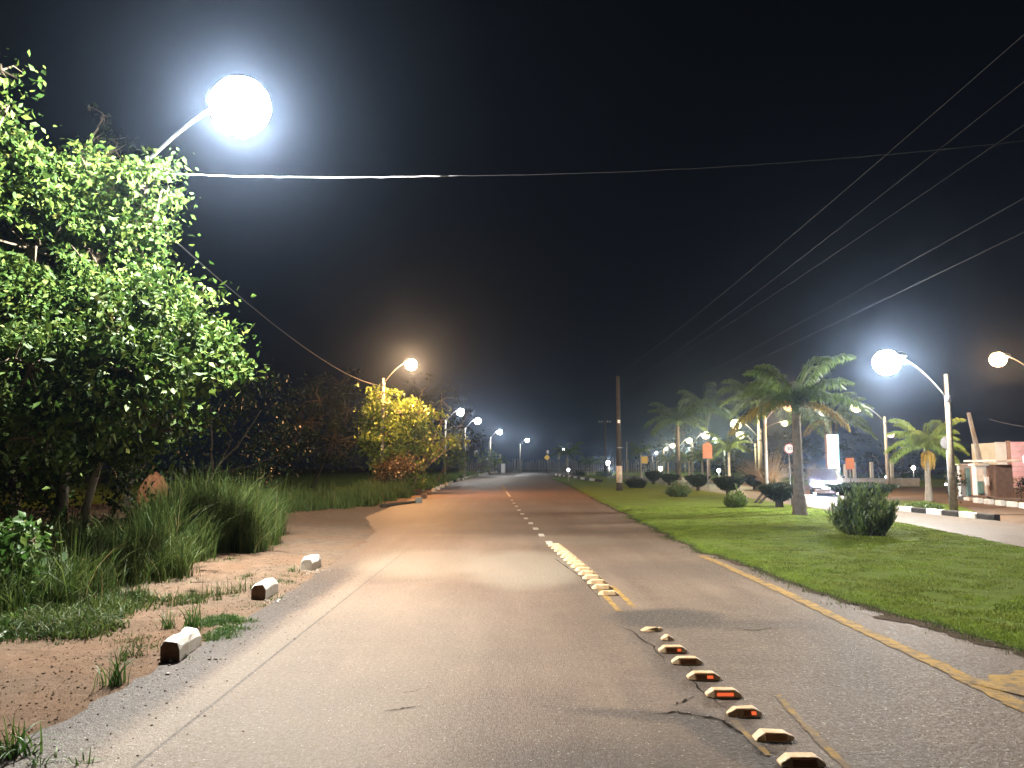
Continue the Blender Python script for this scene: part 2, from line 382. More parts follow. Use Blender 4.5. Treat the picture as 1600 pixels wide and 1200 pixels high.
# dirt verge on the left with bumps, rising out of the asphalt edge
def hash_noise(x, y, s, seed=0):
    def h(i, j): return np.modf(np.abs(np.sin(i * 127.1 + j * 311.7 + seed * 74.7) * 43758.5453))[0]
    xi = np.floor(x * s); yi = np.floor(y * s); xf = x * s - xi; yf = y * s - yi
    xf = xf * xf * (3 - 2 * xf); yf = yf * yf * (3 - 2 * yf)
    return (h(xi, yi) * (1 - xf) + h(xi + 1, yi) * xf) * (1 - yf) + (h(xi, yi + 1) * (1 - xf) + h(xi + 1, yi + 1) * xf) * yf
def fbm(x, y, s, o=4, seed=0):
    r = 0; a = .5
    for k in range(o): r = r + a * hash_noise(x, y, s, seed + k); a *= .5; s *= 2.03
    return r
def verge_z(x, y):
    x = np.asarray(x, float); y = np.asarray(y, float)
    e = np.interp(y, [a for a, b in R_L], [b for a, b in R_L]) - x
    open_ = np.clip((y - 14.5) / 2, 0, 1) * np.clip((25 - y) / 2, 0, 1)   # turn-off: level with the road
    rise = np.clip((e + .05) / .6, -.4, 1)
    return (fbm(x, y, 1.1, 5) - .5) * .10 * np.clip(e + .3, .15, 1) + .035 * rise * (1 - open_) - .012 + .01 * open_ + np.clip((e - 1.2) / 6, 0, 1) * .12 * (1 - .6 * open_)
xs = np.concatenate([np.arange(-16, -5, .16), np.arange(-5, -2.4, .05)]); ys = np.arange(1.5, 30, .07)
XX, YY = np.meshgrid(xs, ys)
ZZ = verge_z(XX, YY)
nx = len(xs); idx = np.arange(len(xs) * len(ys)).reshape(len(ys), nx)
F = np.stack([idx[:-1, :-1], idx[:-1, 1:], idx[1:, 1:], idx[1:, :-1]], -1).reshape(-1, 4)
ok = (XX[:-1, :-1] < np.interp(YY[:-1, :-1], [a for a, b in R_L], [b for a, b in R_L]) + .06).reshape(-1)
o = mesh_obj('dirt_verge', np.stack([XX, YY, ZZ], -1).reshape(-1, 3), F[ok], M['dirt'], smooth=True); o['kind'] = 'structure'

# lawn
def edge_x(y):
    return interp(R_R, y) + .34 * (float(fbm(np.array([3.0]), np.array([y]), 1.3, 5, 9)[0]) - .5) + .04 + .05 * math.sin(y * 5.1) * math.sin(y * 2.3)
ETAB = [(y, edge_x(y)) for y in np.arange(-6, 60, .08)]
def lawn_z(x, y):
    x = np.asarray(x, float); y = np.asarray(y, float)
    l = np.where(y < 59, np.interp(y, [a for a, b in ETAB], [b for a, b in ETAB]), np.interp(y, [a for a, b in R_R], [b for a, b in R_R])); r = np.interp(y, [a for a, b in LAWN_R], [b for a, b in LAWN_R])
    e = np.minimum(x - l, r - x)
    return np.clip((e + .03) / .25, -.3, 1) * .07 + (fbm(x, y, .6, 4, 5) - .5) * .12 * np.clip(e, 0, 1)
lys = np.concatenate([np.arange(-4, 30, .12), np.arange(30, 126, .8)])
T = np.linspace(0, 1, 90); T = np.concatenate([T[:0], T])
LX = []; 
for y in lys:
    a = interp(R_R, y) + .0; b = interp(LAWN_R, y)
    a = edge_x(y)
    if y > 104: a += (y - 104) * .32
    LX.append(a + (b - a) * T)
LX = np.array(LX); LY = np.repeat(lys[:, None], len(T), 1); LZ = lawn_z(LX, LY)
idx = np.arange(LX.size).reshape(LX.shape)
F = np.stack([idx[:-1, :-1], idx[:-1, 1:], idx[1:, 1:], idx[1:, :-1]], -1).reshape(-1, 4)
o = mesh_obj('lawn', np.stack([LX, LY, LZ], -1).reshape(-1, 3), F, M['turf'], smooth=True); o['kind'] = 'structure'
strip('soil_edge', lambda y: edge_x(y) - .02 - (.40 if y < 8.5 else .18) * float(fbm(np.array([1.]), np.array([y]), 2.9, 5, 3)[0]), lambda y: edge_x(y) + .25, list(np.arange(2, 40, .1)), .006, M['soil'], jit=.02)
# grassy ground beyond the far kerb and on the outer sides
strip('grass_verge', lambda y: -40, lambda y: interp(R_L, y) - 1.2 - (1.5 if y > 40 else 0) , list(np.arange(30, 230, 4)), -.02, M['turf'])
strip('grass_verge', lambda y: interp(LAWN_R, min(y, 125)) if y > 126 else 26, lambda y: 90, list(np.arange(60, 300, 6)), -.026, M['turf'])
v = [gp(u, w, -.012) for u, w in ((1380, 800), (1412, 795), (1500, 806), (1530, 803), (1500, 790), (1440, 782), (1300, 781), (1290, 786))]
o = mesh_obj('grass_verge', v, [tuple(range(len(v) - 1, -1, -1))], M['turf']); o['kind'] = 'structure'

# ------------------------------------------------------------------ painted marks
def ribbon(pts, w, z, name, mat, seg=6, jit=.2):
    P = [gp(u, v, z) for u, v in pts]; L = []; R = []
    Q = []
    for a, b in zip(P[:-1], P[1:]):
        for k in range(seg): Q.append(a.lerp(b, k / seg))
    Q.append(P[-1])
    V = []
    for i, q in enumerate(Q):
        t = (Q[min(i + 1, len(Q) - 1)] - Q[max(i - 1, 0)]).normalized(); nrm = Vector((t.y, -t.x, 0))
        V += [q - nrm * w * .5 * random.uniform(1 - jit, 1 + jit), q + nrm * w * .5 * random.uniform(1 - jit, 1 + jit)]
    f = [(2 * i, 2 * i + 1, 2 * i + 3, 2 * i + 2) for i in range(len(Q) - 1)]
    o = mesh_obj(name, V, f, mat); o['kind'] = 'structure'; return o
ribbon([(1770, 1190), (1600, 1105), (1470, 1040), (1340, 980), (1240, 932), (1130, 882), (1095, 868)], .15, .005, 'road_marking', M['yellow_line'], 14, .25)
ribbon([(1562, 1078), (1640, 1056), (1760, 1044)], .42, .009, 'road_marking', M['yellow_line'], 10, .35)

ribbon([(1325, 1200), (1250, 1125), (1215, 1085)], .05, .005, 'road_marking', M['yellow_faint'], 10, .4)
ribbon([(1200, 1180), (1145, 1125)], .04, .005, 'road_marking', M['yellow_faint'], 10, .4)
ribbon([(990, 948), (972, 930), (955, 915)], .07, .005, 'road_marking', M['yellow_line'], 10, .25)
ribbon([(968, 955), (950, 936), (935, 918)], .07, .005, 'road_marking', M['yellow_line'], 10, .25)
for (u, v) in ((858, 848), (846, 836), (837, 826), (829, 817.5), (822, 810), (816, 803), (811, 797), (807, 791), (803, 786), (800, 781.5)):
    p = gp(u, v, .004); o = strip('road_marking', lambda y: p.x - .065, lambda y: p.x + .065, [p.y - .35, p.y, p.y + .35], .005, M['white_line'], jit=.01)
o = ribbon([(789, 767), (785, 757)], .22, .005, 'road_marking', M['yellow_line'], 3, .1)
o = ribbon([(797, 776), (791, 768)], .10, .005, 'road_marking', M['white_line'], 3, .1)
ribbon([(796, 741.5), (799, 739.5)], .5, .02, 'road_marking', M['yellow_line'], 3, .1)

M['crack'] = m_simple('crack_dark', (.012, .010, .008), (.03, .022, .016), 30, .95, .05, .8)
def crack(pts, w):
    P = [gp(u, v, .0045) for u, v in pts]; Q = []
    for a, b in zip(P[:-1], P[1:]):
        for k in range(7): q = a.lerp(b, k / 7); Q.append(q + Vector((random.gauss(0, 1), random.gauss(0, 1), 0)) * .012)
    V = []
    for i, q in enumerate(Q):
        t = (Q[min(i + 1, len(Q) - 1)] - Q[max(i - 1, 0)]).normalized(); ww = w * random.uniform(.15, 1) * math.sin(math.pi * (i + .6) / (len(Q) + .2)) * .5
        V += [q - Vector((t.y, -t.x, 0)) * ww, q + Vector((t.y, -t.x, 0)) * ww]
    o = mesh_obj('road_crack', V, [(2 * i, 2 * i + 1, 2 * i + 3, 2 * i + 2) for i in range(len(Q) - 1)], M['crack']); o['kind'] = 'structure'
for pts, w in (([(598, 1112), (630, 1106), (668, 1104)], .018), ([(618, 1083), (640, 1080), (680, 1072)], .011), ([(1052, 1102), (1070, 1094), (1090, 1086)], .03),
               ([(1000, 1118), (1060, 1112), (1120, 1122), (1170, 1150), (1200, 1190)], .035), ([(958, 975), (985, 985), (1020, 1010), (1045, 1040)], .02),
               ([(1075, 1035), (1090, 1075), (1150, 1120)], .02), ([(1140, 980), (1180, 985), (1215, 979)], .03),
               ([(860, 868), (905, 900), (945, 945)], .035)):
    crack(pts, w)
# ------------------------------------------------------------------ lamps
def street_lamp(label, head, base, power, col, size=1.0, lens=80., arm=True, big=False, pole='concrete', group=None, tilt=0.0, extra_h=.0, light=True, mat=None, pr=1.0):
    """pole, outreach arm, housing and glass bowl oversized to stand for glare"""
    root = empty('street_lamp', (base[0], base[1], 0))
    tag(root, label, 'street lamp', group)
    H = Vector(head); bx, by = base
    top = H.z - .75 * size if arm else H.z
    rel = lambda p: (p[0] - bx, p[1] - by, p[2])
    mb = MB(); n = 12
    mb.tube([rel((bx, by, -.05)), rel((bx, by, (top + extra_h) * .5)), rel((bx, by, top + extra_h + .25))], [.095 * size * pr, .08 * size * pr, .065 * size * pr], n)
    mb.build('pole', M[pole], root, True)
    d = Vector((H.x - bx, H.y - by, 0)); L = max(d.length, .01); dn = d / L
    a = MB(); pts = []
    for k in range(9):
        s = k / 8; pts.append(rel((bx + d.x * s * .86, by + d.y * s * .86, top - .1 + (H.z - top + .14) * (1 - (1 - s) ** 1.6))))
    a.tube(pts, .028 * (.4 + .6 * size) * .8, 8)
    a.tube([rel((bx, by, top - .22)), rel((bx, by, top + .02))], .085 * size * pr, 10)
    a.build('arm', M['galv'], root, True)
    # housing : flattened tapering shell with flat belly
    hs = MB(); vs = []; f = []; NS = 9; NR = 12
    ang = math.atan2(dn.y, dn.x)
    for i in range(NS):
        s = i / (NS - 1); x = (-.26 + .44 * s) * size; wdt = (.06 + .13 * math.sin(math.pi * min(1, s * .85 + .12)) ** .8) * size; ht = (.05 + .07 * math.sin(math.pi * (s * .8 + .15))) * size
        if i == NS - 1: wdt *= .5; ht *= .5
        for k in range(NR):
            w = 2 * math.pi * k / NR; yy = wdt * math.cos(w); zz = ht * max(math.sin(w), -.15) 
            vs.append((x, yy, zz))
    for i in range(NS - 1):
        for k in range(NR):
            k2 = (k + 1) % NR; f.append((i * NR + k, i * NR + k2, (i + 1) * NR + k2, (i + 1) * NR + k))
    f.append(tuple(range(NR - 1, -1, -1))); f.append(tuple((NS - 1) * NR + k for k in range(NR)))
    hs.add(vs, f); ho = hs.build('housing', M['galv'], root, True)
    ho.location = rel((H.x - dn.x * .04 * size, H.y - dn.y * .04 * size, H.z + .03 * size)); ho.rotation_euler = (0, 0, ang)
    # glass bowl enlarged so it shows as the lamp's round glare
    gr = .25 if big else .2
    bw = MB(); bw.lathe((0, 0, -gr * .35 * size), [(gr * size * math.cos(w), gr * size * math.sin(w)) for w in np.linspace(-1.45, 1.2, 14)], 20, 1.08, 1.0)
    bo = bw.build('lamp_glare_glass', mat or m_emit('lamp_glow', COOL if col == WHITE else col, lens * .5, True), root, True)
    bo.location = rel((H.x + dn.x * .06 * size, H.y + dn.y * .06 * size, H.z + .005)); bo.rotation_euler = (0, 0, ang)
    if light and power > 0:
        ld = bpy.data.lights.new('lamp_light', 'POINT'); ld.energy = power; ld.color = col; ld.shadow_soft_size = .10
        lo = bpy.data.objects.new('lamp_light', ld); COL.objects.link(lo); lo.parent = root
        lo.location = rel((H.x + dn.x * .06, H.y + dn.y * .06, H.z - .15 * size))
    return root

def lamp_px(label, u, v, h, dx, dy, power, col, up=None, size=1.0, **kw):
    d = ray(u, v); s = (h - CAM_H) / d.z; H = Vector((d.x * s, d.y * s, h))
    return street_lamp(label, H, (H.x + dx, H.y + dy), power, col, size=size, **kw)

GL = 'street lamps along the left side of the road'; GR = 'street lamps along the right carriageway'
lamp_px('nearest and brightest white street lamp, its arm rising out of the leafy tree', 370, 155, 7.4, -4.15, 3.1, 13500, WHITE, size=1.8, big=True, group=GL, lens=120, pr=.5, pole='bark_pale')
lamp_px('orange street lamp glowing above the yellow-lit roadside tree', 641, 567, 7.4, -1.7, 1.2, 8500, SODIUM, size=1.3, big=True, group=GL, lens=60)
for (u, v, lab, pw) in ((718, 642, 'white street lamp just beyond the orange one, highest of the far left row', 1300), (745, 656, 'second white lamp of the far left row, counted away from the orange lamp', 1500),
                    (780, 674, 'white starry lamp on a pole with a crossarm near the far fence', 3600), (823, 687, 'white lamp on a thin pole above the fence at the road bend', 2800),
                    (880, 702, 'small white lamp shining in front of a distant palm crown', 2400)):
    lamp_px(lab, u, v, 7.4, -1.5, 0, pw, WHITE, size=1.6, big=True, group=GL, lens=60)
lamp_px('large bright white lamp on the concrete pole by the black and white kerb', 1390, 560, 5.25, 1.95, .1, 7500, WHITE, size=1.7, pole='bark', pr=.7, big=True, group=GR, lens=120, extra_h=.5)
lamp_px('orange street lamp at the far right edge of the view', 1562, 558, 6.4, 1.8, 0, 1500, SODIUM, size=1.3, big=True, group=GR, lens=40)
for (u, v, dx, pw, col, lab, sz) in (
        (1231, 632, -1.4, 2600, SODIUM, 'deep orange lamp glowing through the crown of the tall palm', 1.2),
        (1340, 634, 1.6, 1500, WARM, 'yellowish lamp between the tall palm and the small bright palm', 1.2),
        (1225, 660, -2.0, 1100, (1, .75, .4), 'small amber lamp low beside the tall palm trunk', 1.0),
        (1152, 660, 1.8, 2520, WARM, 'big yellow-white lamp left of the tall palm', 1.75),
        (1158, 678, 1.6, 1800, WARM, 'yellow-white lamp directly below the biggest yellow one', 1.75),
        (1101, 678, -1.5, 1800, (1, .82, .55), 'warm lamp midway along the far right row', 1.75),
        (1120, 686, 1.0, 2520, GREENW, 'greenish white lamp on a pale pole above the small palms', 1.75),
        (1076, 687, -1.5, 2160, WARM, 'yellow-white lamp left of the warm one, above a lower white lamp', 1.6),
        (1078, 700, -1.0, 2520, GREENW, 'lower white lamp among bright green palm crowns', 1.6),
        (1050, 695, -1.5, 2160, WARM, 'right one of the two yellow-white lamps standing close together', 1.7),
        (1039, 700, -1.5, 2160, WARM, 'left one of the two yellow-white lamps standing close together', 1.7),
        (1025, 707, -1.0, 1800, WHITE, 'small bluish white lamp, last of the far right row', 1.7),
        (1391, 678, -.6, 1300, (1, .70, .48), 'pinkish lamp on a bare pole left of the small bright palm', 1.3)):
    lamp_px(lab, u, v, 5.2, dx, 0, pw, col, size=sz, big=True, group=GR, lens=3.2)
# the lamps on the near side that stand just outside the view
street_lamp('white street lamp on the right verge just outside the view', (13.6, 11.0, 5.4), (15.6, 11.0), 1000, WHITE, size=1.3, big=True, group=GR)
# low white light at the far lawn end, and distant small lights
lamp_px('low white lamp behind the concrete power pole, shining over dark hedges', 950, 722, 2.4, .3, .3, 3000, WHITE, size=1.8, big=True, lens=60)
def small_light(u, v, h, col, label, r=.12, cat='light', st=12, pw=0, Y=66):
    p = at(u, v, Y)
    root = empty('post_light', (p.x, p.y, 0)); tag(root, label, cat)
    MB().tube([(0, .0, -.05), (0, .0, p.z - r * .8)], .035, 8).build('post', M['galv'], root, True)
    MB().lathe((0, 0, p.z), [(r * math.cos(a), r * math.sin(a)) for a in np.linspace(-1.4, 1.4, 9)], 14).build('globe', m_emit('small_glow', col, st, True), root, True)
    if pw:
        ld = bpy.data.lights.new('globe_light', 'POINT'); ld.energy = pw; ld.color = col; ld.shadow_soft_size = r
        lo = bpy.data.objects.new('globe_light', ld); COL.objects.link(lo); lo.parent = root; lo.location = (0, 0, p.z)
    return root
small_light(1385, 745, 1.45, (.8, .85, 1), 'bluish globe light standing on the low white wall line', .12, pw=60)
small_light(1427, 731, 2.0, (1, .85, .7), 'pair-topped cream globe light left of the small bright palm', .16, pw=80)
small_light(1478, 757, 1.0, (1, .75, .75), 'small pink light low behind the concrete lamp pole', .10)
small_light(1032, 732, 1.9, (1, .9, .8), 'small pale post light between dark bowl-trimmed shrubs', .17, pw=120)
small_light(1123, 735, 1.75, (.85, .95, 1), 'small bluish post light behind the orange sign', .15, pw=60)
small_light(888, 734, 1.5, (.8, .9, 1), 'tiny white post light at the far end of the lawn', .12)
small_light(1285, 734, 1.8, (1, .85, .5), 'small yellow post light left of the glowing totem', .14)

# ------------------------------------------------------------------ poles and wires
def power_pole(u, v, height, label, cross=True, mat='concrete', r=.16, whitebase=False, lean=(0, 0)):
    b = gp(u, v); root = empty('power_pole', b); tag(root, label, 'utility pole')
    MB().tube([(0, 0, -.05), (lean[0] * .5, lean[1] * .5, height * .5), (lean[0], lean[1], height)], [r, r * .8, r * .6], 12).build('pole', M[mat], root, True)
    if cross:
        cm = MB().box((0, 0, height - .5), (1.9, .09, .11)).build('crossarm', M['dark_wood'], root)
        for k in (-.85, -.45, .45, .85):
            MB().lathe((k, 0, height - .44), [(.035, 0), (.055, .04), (.03, .07), (.05, .1), (.02, .14)], 10).build('insulator', M['grey_wall'], root, True)
    if whitebase:
        MB().lathe((0, 0, .55), [(r * 1.04, 0), (r * .98, 1.05)], 16).build('whitewashed_band', M['dirty_paint'], root, True)
        MB().lathe((0, 0, -.02), [(r * 1.12, 0), (r * 1.06, .56)], 16).build('painted_foot', M['black_paint'], root, True)
        MB().box((.0, -r * .95, 5.1 - .7), (.16, .05, .2)).build('number_plate', M['white_sign'], root)
        MB().box((.05, -r * .95, 2.75), (.34, .04, .05)).build('bracket', M['galv'], root)
    return root
power_pole(968, 768, 7.3, 'dark concrete power pole with a whitewashed band and black foot on the lawn', cross=False, whitebase=True, mat='black_paint', r=.18)
power_pole(946, 745, 8.6, 'faint tall power pole left behind the low white lamp', r=.2, mat='dark_wood')
power_pole(980, 748, 4.6, 'thin short grey pole right behind the concrete power pole', cross=False, r=.1)
power_pole(764, 741, 6.3, 'power pole with one crossarm beside the starry white lamp', r=.14)
pw = power_pole(1545, 778, 4.3, 'bare wooden pole leaning to the left in front of the walls', cross=False, mat='concrete', r=.15, lean=(-.75, 0))

def wire(a, b, sag, label, r=.008, wav=0.0, n=40, group='overhead wires', mt='wire'):
    a = Vector(a); b = Vector(b); pts = []
    for k in range(n + 1):
        s = k / n; p = a.lerp(b, s); p.z -= sag * 4 * s * (1 - s)
        if wav: p.z += wav * random.uniform(-1, 1)
        pts.append(p)
    o = MB().tube(pts, r, 5).build('overhead_wire', M[mt], None, True)
    return tag(o, label, 'wire', group)
PP = gp(968, 768); PT = Vector((PP.x, PP.y, 6.9))
def thru(u, v, X): d = ray(u, v); s = X / d.x; return Vector((X, d.y * s, CAM_H + d.z * s))
def ext(a, p, f): return a + (p - a) * f
wire(PT + Vector((-.8, 0, 0)), ext(PT, thru(1600, 37, 7.0), 1.25), .45, 'uppermost overhead wire running from the concrete power pole to the upper right', .0022)
wire(PT + Vector((.8, 0, 0)), ext(PT, thru(1597, 93, 7.6), 1.25), .35, 'second overhead wire below the uppermost one on the upper right', .0022)
wire(PT + Vector((.4, 0, -.3)), ext(PT, thru(1597, 163, 7.2), 1.25), .3, 'third overhead wire from the top on the upper right', .002)
P2 = gp(946, 745); P2T = Vector((P2.x, P2.y, 8.1))
wire(P2T, ext(P2T, thru(1597, 289, 12), 1.2), .6, 'overhead wire passing above the big white lamp on the right', .003)
wire(P2T + Vector((.8, 0, 0)), ext(P2T, thru(1600, 336, 12), 1.2), .6, 'lowest of the long overhead wires, closest above the big white lamp', .003)
LP = Vector((-6.6, 13.1, 6.75))
crossmid = at(700, 275, 11.6)
wa = at(230, 269, 13.2)
wire(wa, crossmid, .06, 'wavy pale wire crossing above the road below the nearest lamp', .010, .008, 30, mt='wire_lit')
wire(crossmid, at(1640, 216, 9.5), .12, 'faint wire continuing across the sky to the right edge', .005, .004, 40)
wire(at(250, 355, 13.3), at(592, 602, 43.5), .55, 'drooping wire from the leafy tree down to the yellow-lit tree', .013)
wire(at(592, 602, 43.5), at(760, 690, 140), .8, 'dim wire from the yellow-lit tree towards the far poles', .012)
wire(at(1546, 655, 34), at(1760, 668, 30), .3, 'slack wire at the right edge above the pink building', .014)

# ------------------------------------------------------------------ foliage generators
def leaf_mesh(P, size, up=.35, rs=None):
    """folded leaf per point; P (n,3), size (n)"""
    n = len(P); d = rng.normal(size=(n, 3)); d[:, 2] -= .35; d /= np.linalg.norm(d, axis=1)[:, None]
    w = rng.normal(size=(n, 3)); w -= (w * d).sum(1)[:, None] * d; w /= np.linalg.norm(w, axis=1)[:, None]
    nn = np.cross(d, w); s = size[:, None]
    a = P; t = P + d * s; m = P + d * s * .45
    l = m + w * s * .27 + nn * s * .10; r = m - w * s * .27 + nn * s * .10
    V = np.stack([a, l, t, r], 1).reshape(-1, 3)
    i = np.arange(n)[:, None] * 4
    F = np.concatenate([i + [0, 1, 2], i + [0, 2, 3]], 1).reshape(-1, 3)
    return V, F
def blob_points(c, r, n, clump=.16, shell=.35, squash=1.0, nclump=None):
    """leaf positions gathered in twig-sized clumps near the surface of a blob, with gaps"""
    k = nclump or max(6, int(n / 48))
    d = rng.normal(size=(k, 3)); d /= np.linalg.norm(d, axis=1)[:, None]
    rad = r * (1 - shell * rng.random(k) ** 1.5) * (1 + .19 * rng.normal(size=k))
    cc = np.asarray(c) + d * rad[:, None] * [1, 1, squash]
    who = (k * rng.random(n) ** 1.25).astype(int); sz = clump * (.45 + 1.1 * rng.random(k))
    return cc[who] + rng.normal(size=(n, 3)) * sz[who][:, None] * [1, 1, .7], cc
def foliage(name, blobs, mat, parent, leaf=.10, dens=1500, clump=.16, shell=.4, twigs=None, squash=.9, holes=0):
    Vs = []; Fs = []; b = 0; tw = MB()
    for (c, r, k) in blobs:
        n = max(60, int(dens * r * r * k)); P, cc = blob_points(c, r, n, clump, shell, squash)
        if holes:      # hollows between the leaf masses
            f_ = 5.2 / max(.5, min(r * 2.2, 1.6)); q = P * f_
            hn = np.sin(q[:, 0] + 1.7 * np.sin(q[:, 2] * .8)) * np.sin(q[:, 1] * .9 + 1.3 * np.sin(q[:, 0] * .7)) + np.sin(q[:, 2] * 1.1 + 1.9 * np.sin(q[:, 1] * .6)) * .8 + .35 * np.sin(q[:, 0] * 2.3 + q[:, 2] * 2.9)
            P = P[hn > holes]; n = len(P)
        V, F = leaf_mesh(P, leaf * (.45 + 1.15 * rng.random(n) ** 1.5)); Vs.append(V); Fs.append(F + b); b += len(V)
        if twigs is not None:
            for q in cc[:: max(1, len(cc) // 14)]:
                mid = (np.asarray(c) + q) / 2 + rng.normal(size=3) * .12 * r
                tw.tube([tuple(c), tuple(mid), tuple(q)], [.022 * r + .008, .014 * r + .005, .004], 5, False)
    o = mesh_obj(name, np.concatenate(Vs), np.concatenate(Fs), mat, parent); o['kind'] = 'stuff' if parent is not None else 'stuff'
    if twigs is not None and tw.v: tw.build('twigs', twigs, parent)['kind'] = 'stuff'
    return o
def px_blobs(lst, base):
    out = []
    for (u, v, rp, Y, k) in lst:
        p = at(u, v, Y); out.append(((p.x - base[0], p.y - base[1], p.z), rp * Y / 1200, k))
    return out
def limb(mb, pts, r0, r1, n=8):
    P = [Vector(pts[0])]
    for a, b in zip(pts[:-1], pts[1:]):
        a = Vector(a); b = Vector(b)
        for k in (1, 2, 3): P.append(a.lerp(b, k / 3) + Vector((random.uniform(-1, 1), random.uniform(-1, 1), 0)) * (b - a).length * .035)
    mb.tube(P, list(np.linspace(r0, r1, len(P))), n)
def tree(label, base, blobs, leafmat, trunkmat, tr=.12, dens=1500, leaf=.10, clump=.16, shell=.4, fork=.4, twig=True, name='tree', cat='tree', group=None, holes=0):
    root = empty(name, (base[0], base[1], 0)); tag(root, label, cat, group)
    B = px_blobs(blobs, base)
    c = sum((Vector(b[0]) * b[1] for b in B), Vector()) / sum(b[1] for b in B)
    fk = Vector((c.x * .35, c.y * .35, max(.5, c.z * fork)))
    m = MB(); limb(m, [(0, 0, -.1), tuple(fk)], tr, tr * .75, 10); m.build('trunk', M[trunkmat], root, True)
    bs = MB()
    for (p, r, k) in B: limb(bs, [tuple(fk), tuple(fk.lerp(Vector(p), .5) + Vector((0, 0, -.12 * r))), p], tr * .5, tr * .14, 6)
    bs.build('branches', M[trunkmat], root, True)
    foliage('crown', B, M[leafmat], root, leaf, dens, clump, shell, M[trunkmat] if twig else None, holes=holes)
    return root

# the big leafy tree at the left
BT = [(240, 470, 46, 11.5, .8), (195, 520, 58, 11.0, .7), (150, 560, 66, 10.7, .7), (255, 560, 40, 11.2, .7), (292, 520, 32, 11.7, .8), (90, 640, 60, 10.5, .6), (200, 600, 55, 10.9, .6), (120, 620, 80, 10.9, .6), (50, 570, 80, 10.8, .6), (252, 630, 26, 11.1, .5), (60, 680, 60, 10.4, .5), (45, 285, 70, 12.6, 1), (110, 300, 70, 13.2, 1), (185, 318, 58, 13.4, 1), (222, 290, 26, 12.9, .8), (255, 262, 18, 12.9, .8), (262, 300, 16, 12.9, .8), (50, 390, 95, 12.8, 1), (150, 410, 85, 13.2, 1),
      (222, 405, 30, 13, 1), (90, 500, 105, 12.8, .8), (190, 500, 85, 13, 1), (265, 490, 58, 13.2, 1), (315, 545, 45, 13.2, 1), (362, 578, 28, 13.1, 1), (290, 590, 34, 13.3, .8), (235, 580, 62, 13.2, .9),
      (120, 600, 105, 13.4, .7), (30, 600, 100, 12.8, .6), (246, 668, 36, 13.4, .6), (308, 668, 22, 13.2, .5), (180, 690, 50, 13.8, .6), (60, 700, 85, 13.6, .5), (5, 215, 30, 12.2, .9), (130, 262, 24, 13, .7), (238, 350, 20, 12.9, .7), (318, 462, 12, 13.1, .7)]
b = gp(140, 838)
tree('big leafy tree on the left, its crown lit green by the nearest lamp', (b.x, b.y - 1.4), BT, 'leaf', 'bark', .11, dens=13500, leaf=.112, clump=.17, shell=.65, holes=-.15, fork=.55)
def stem(u, v0, v1, Y, r, label, mat='bark_pale', u2=None):
    a = at(u, v0, Y); c = at(u2 or u, v1, Y); m = MB(); limb(m, [(0, 0, -.1), (c.x - a.x, 0, c.z)], r, r * .8, 9)
    root = empty('bare_stem', (a.x, a.y, 0)); tag(root, label, 'tree trunk'); m.build('trunk', M[mat], root, True); 
    return root
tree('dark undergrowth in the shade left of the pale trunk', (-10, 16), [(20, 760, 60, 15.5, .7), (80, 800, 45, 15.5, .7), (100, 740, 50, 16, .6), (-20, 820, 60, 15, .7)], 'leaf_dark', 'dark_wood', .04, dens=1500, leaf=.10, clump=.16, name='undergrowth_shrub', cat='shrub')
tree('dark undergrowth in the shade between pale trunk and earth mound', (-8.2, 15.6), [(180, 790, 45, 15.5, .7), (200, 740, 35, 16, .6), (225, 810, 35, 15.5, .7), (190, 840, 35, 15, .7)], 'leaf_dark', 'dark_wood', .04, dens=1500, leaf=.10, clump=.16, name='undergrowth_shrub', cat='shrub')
stem(140, 838, 640, 13.8, .075, 'pale straight young trunk standing in the tall grass under the leafy tree', u2=148)
tree('leafy tree top just entering at the upper left corner', (-10.2, 11.5), [(2, 110, 42, 11.8, .5), (-30, 150, 60, 11.8, .6), (8, 170, 20, 11.8, .5)], 'leaf', 'bark', .12, dens=1400, leaf=.11)
tree('tall faint slender tree rising behind the leafy crown', (-14.1, 22), [(162, 180, 26, 22, .5), (150, 215, 30, 22, .5), (180, 235, 30, 22, .6), (120, 260, 40, 22, .6)], 'leaf_dark', 'bark', .14, dens=700, leaf=.13, fork=.85)
tree('shrub with glossy pale leaves at the left edge of the view', (-6.2, 8.9), [(14, 828, 28, 8.8, 1), (-20, 870, 55, 8.9, 1), (32, 882, 26, 8.8, 1), (50, 846, 13, 8.8, .9), (16, 920, 24, 8.8, .9)], 'weed', 'bark', .03, dens=7000, leaf=.10, clump=.09, name='leafy_shrub', cat='shrub')

# dark woodland behind: trees that can just be told apart
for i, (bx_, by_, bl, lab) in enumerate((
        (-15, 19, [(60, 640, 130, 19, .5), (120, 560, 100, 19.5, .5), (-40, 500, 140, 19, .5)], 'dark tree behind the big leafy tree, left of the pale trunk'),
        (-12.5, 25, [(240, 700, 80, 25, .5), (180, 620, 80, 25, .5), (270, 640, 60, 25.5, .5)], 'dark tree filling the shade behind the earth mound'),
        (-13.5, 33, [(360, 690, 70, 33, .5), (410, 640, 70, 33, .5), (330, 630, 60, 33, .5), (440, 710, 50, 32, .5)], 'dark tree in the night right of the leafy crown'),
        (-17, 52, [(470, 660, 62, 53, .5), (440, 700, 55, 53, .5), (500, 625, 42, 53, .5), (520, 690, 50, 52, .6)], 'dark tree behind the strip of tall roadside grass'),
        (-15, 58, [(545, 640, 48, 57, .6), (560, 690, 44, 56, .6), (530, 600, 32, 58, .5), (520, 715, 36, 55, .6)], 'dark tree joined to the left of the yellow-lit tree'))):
    tree(lab, (bx_, by_), bl, 'leaf_dark', 'dark_wood', .13, dens=460, leaf=.17, clump=.3, twig=(i > 2), group='dark trees of the roadside wood')
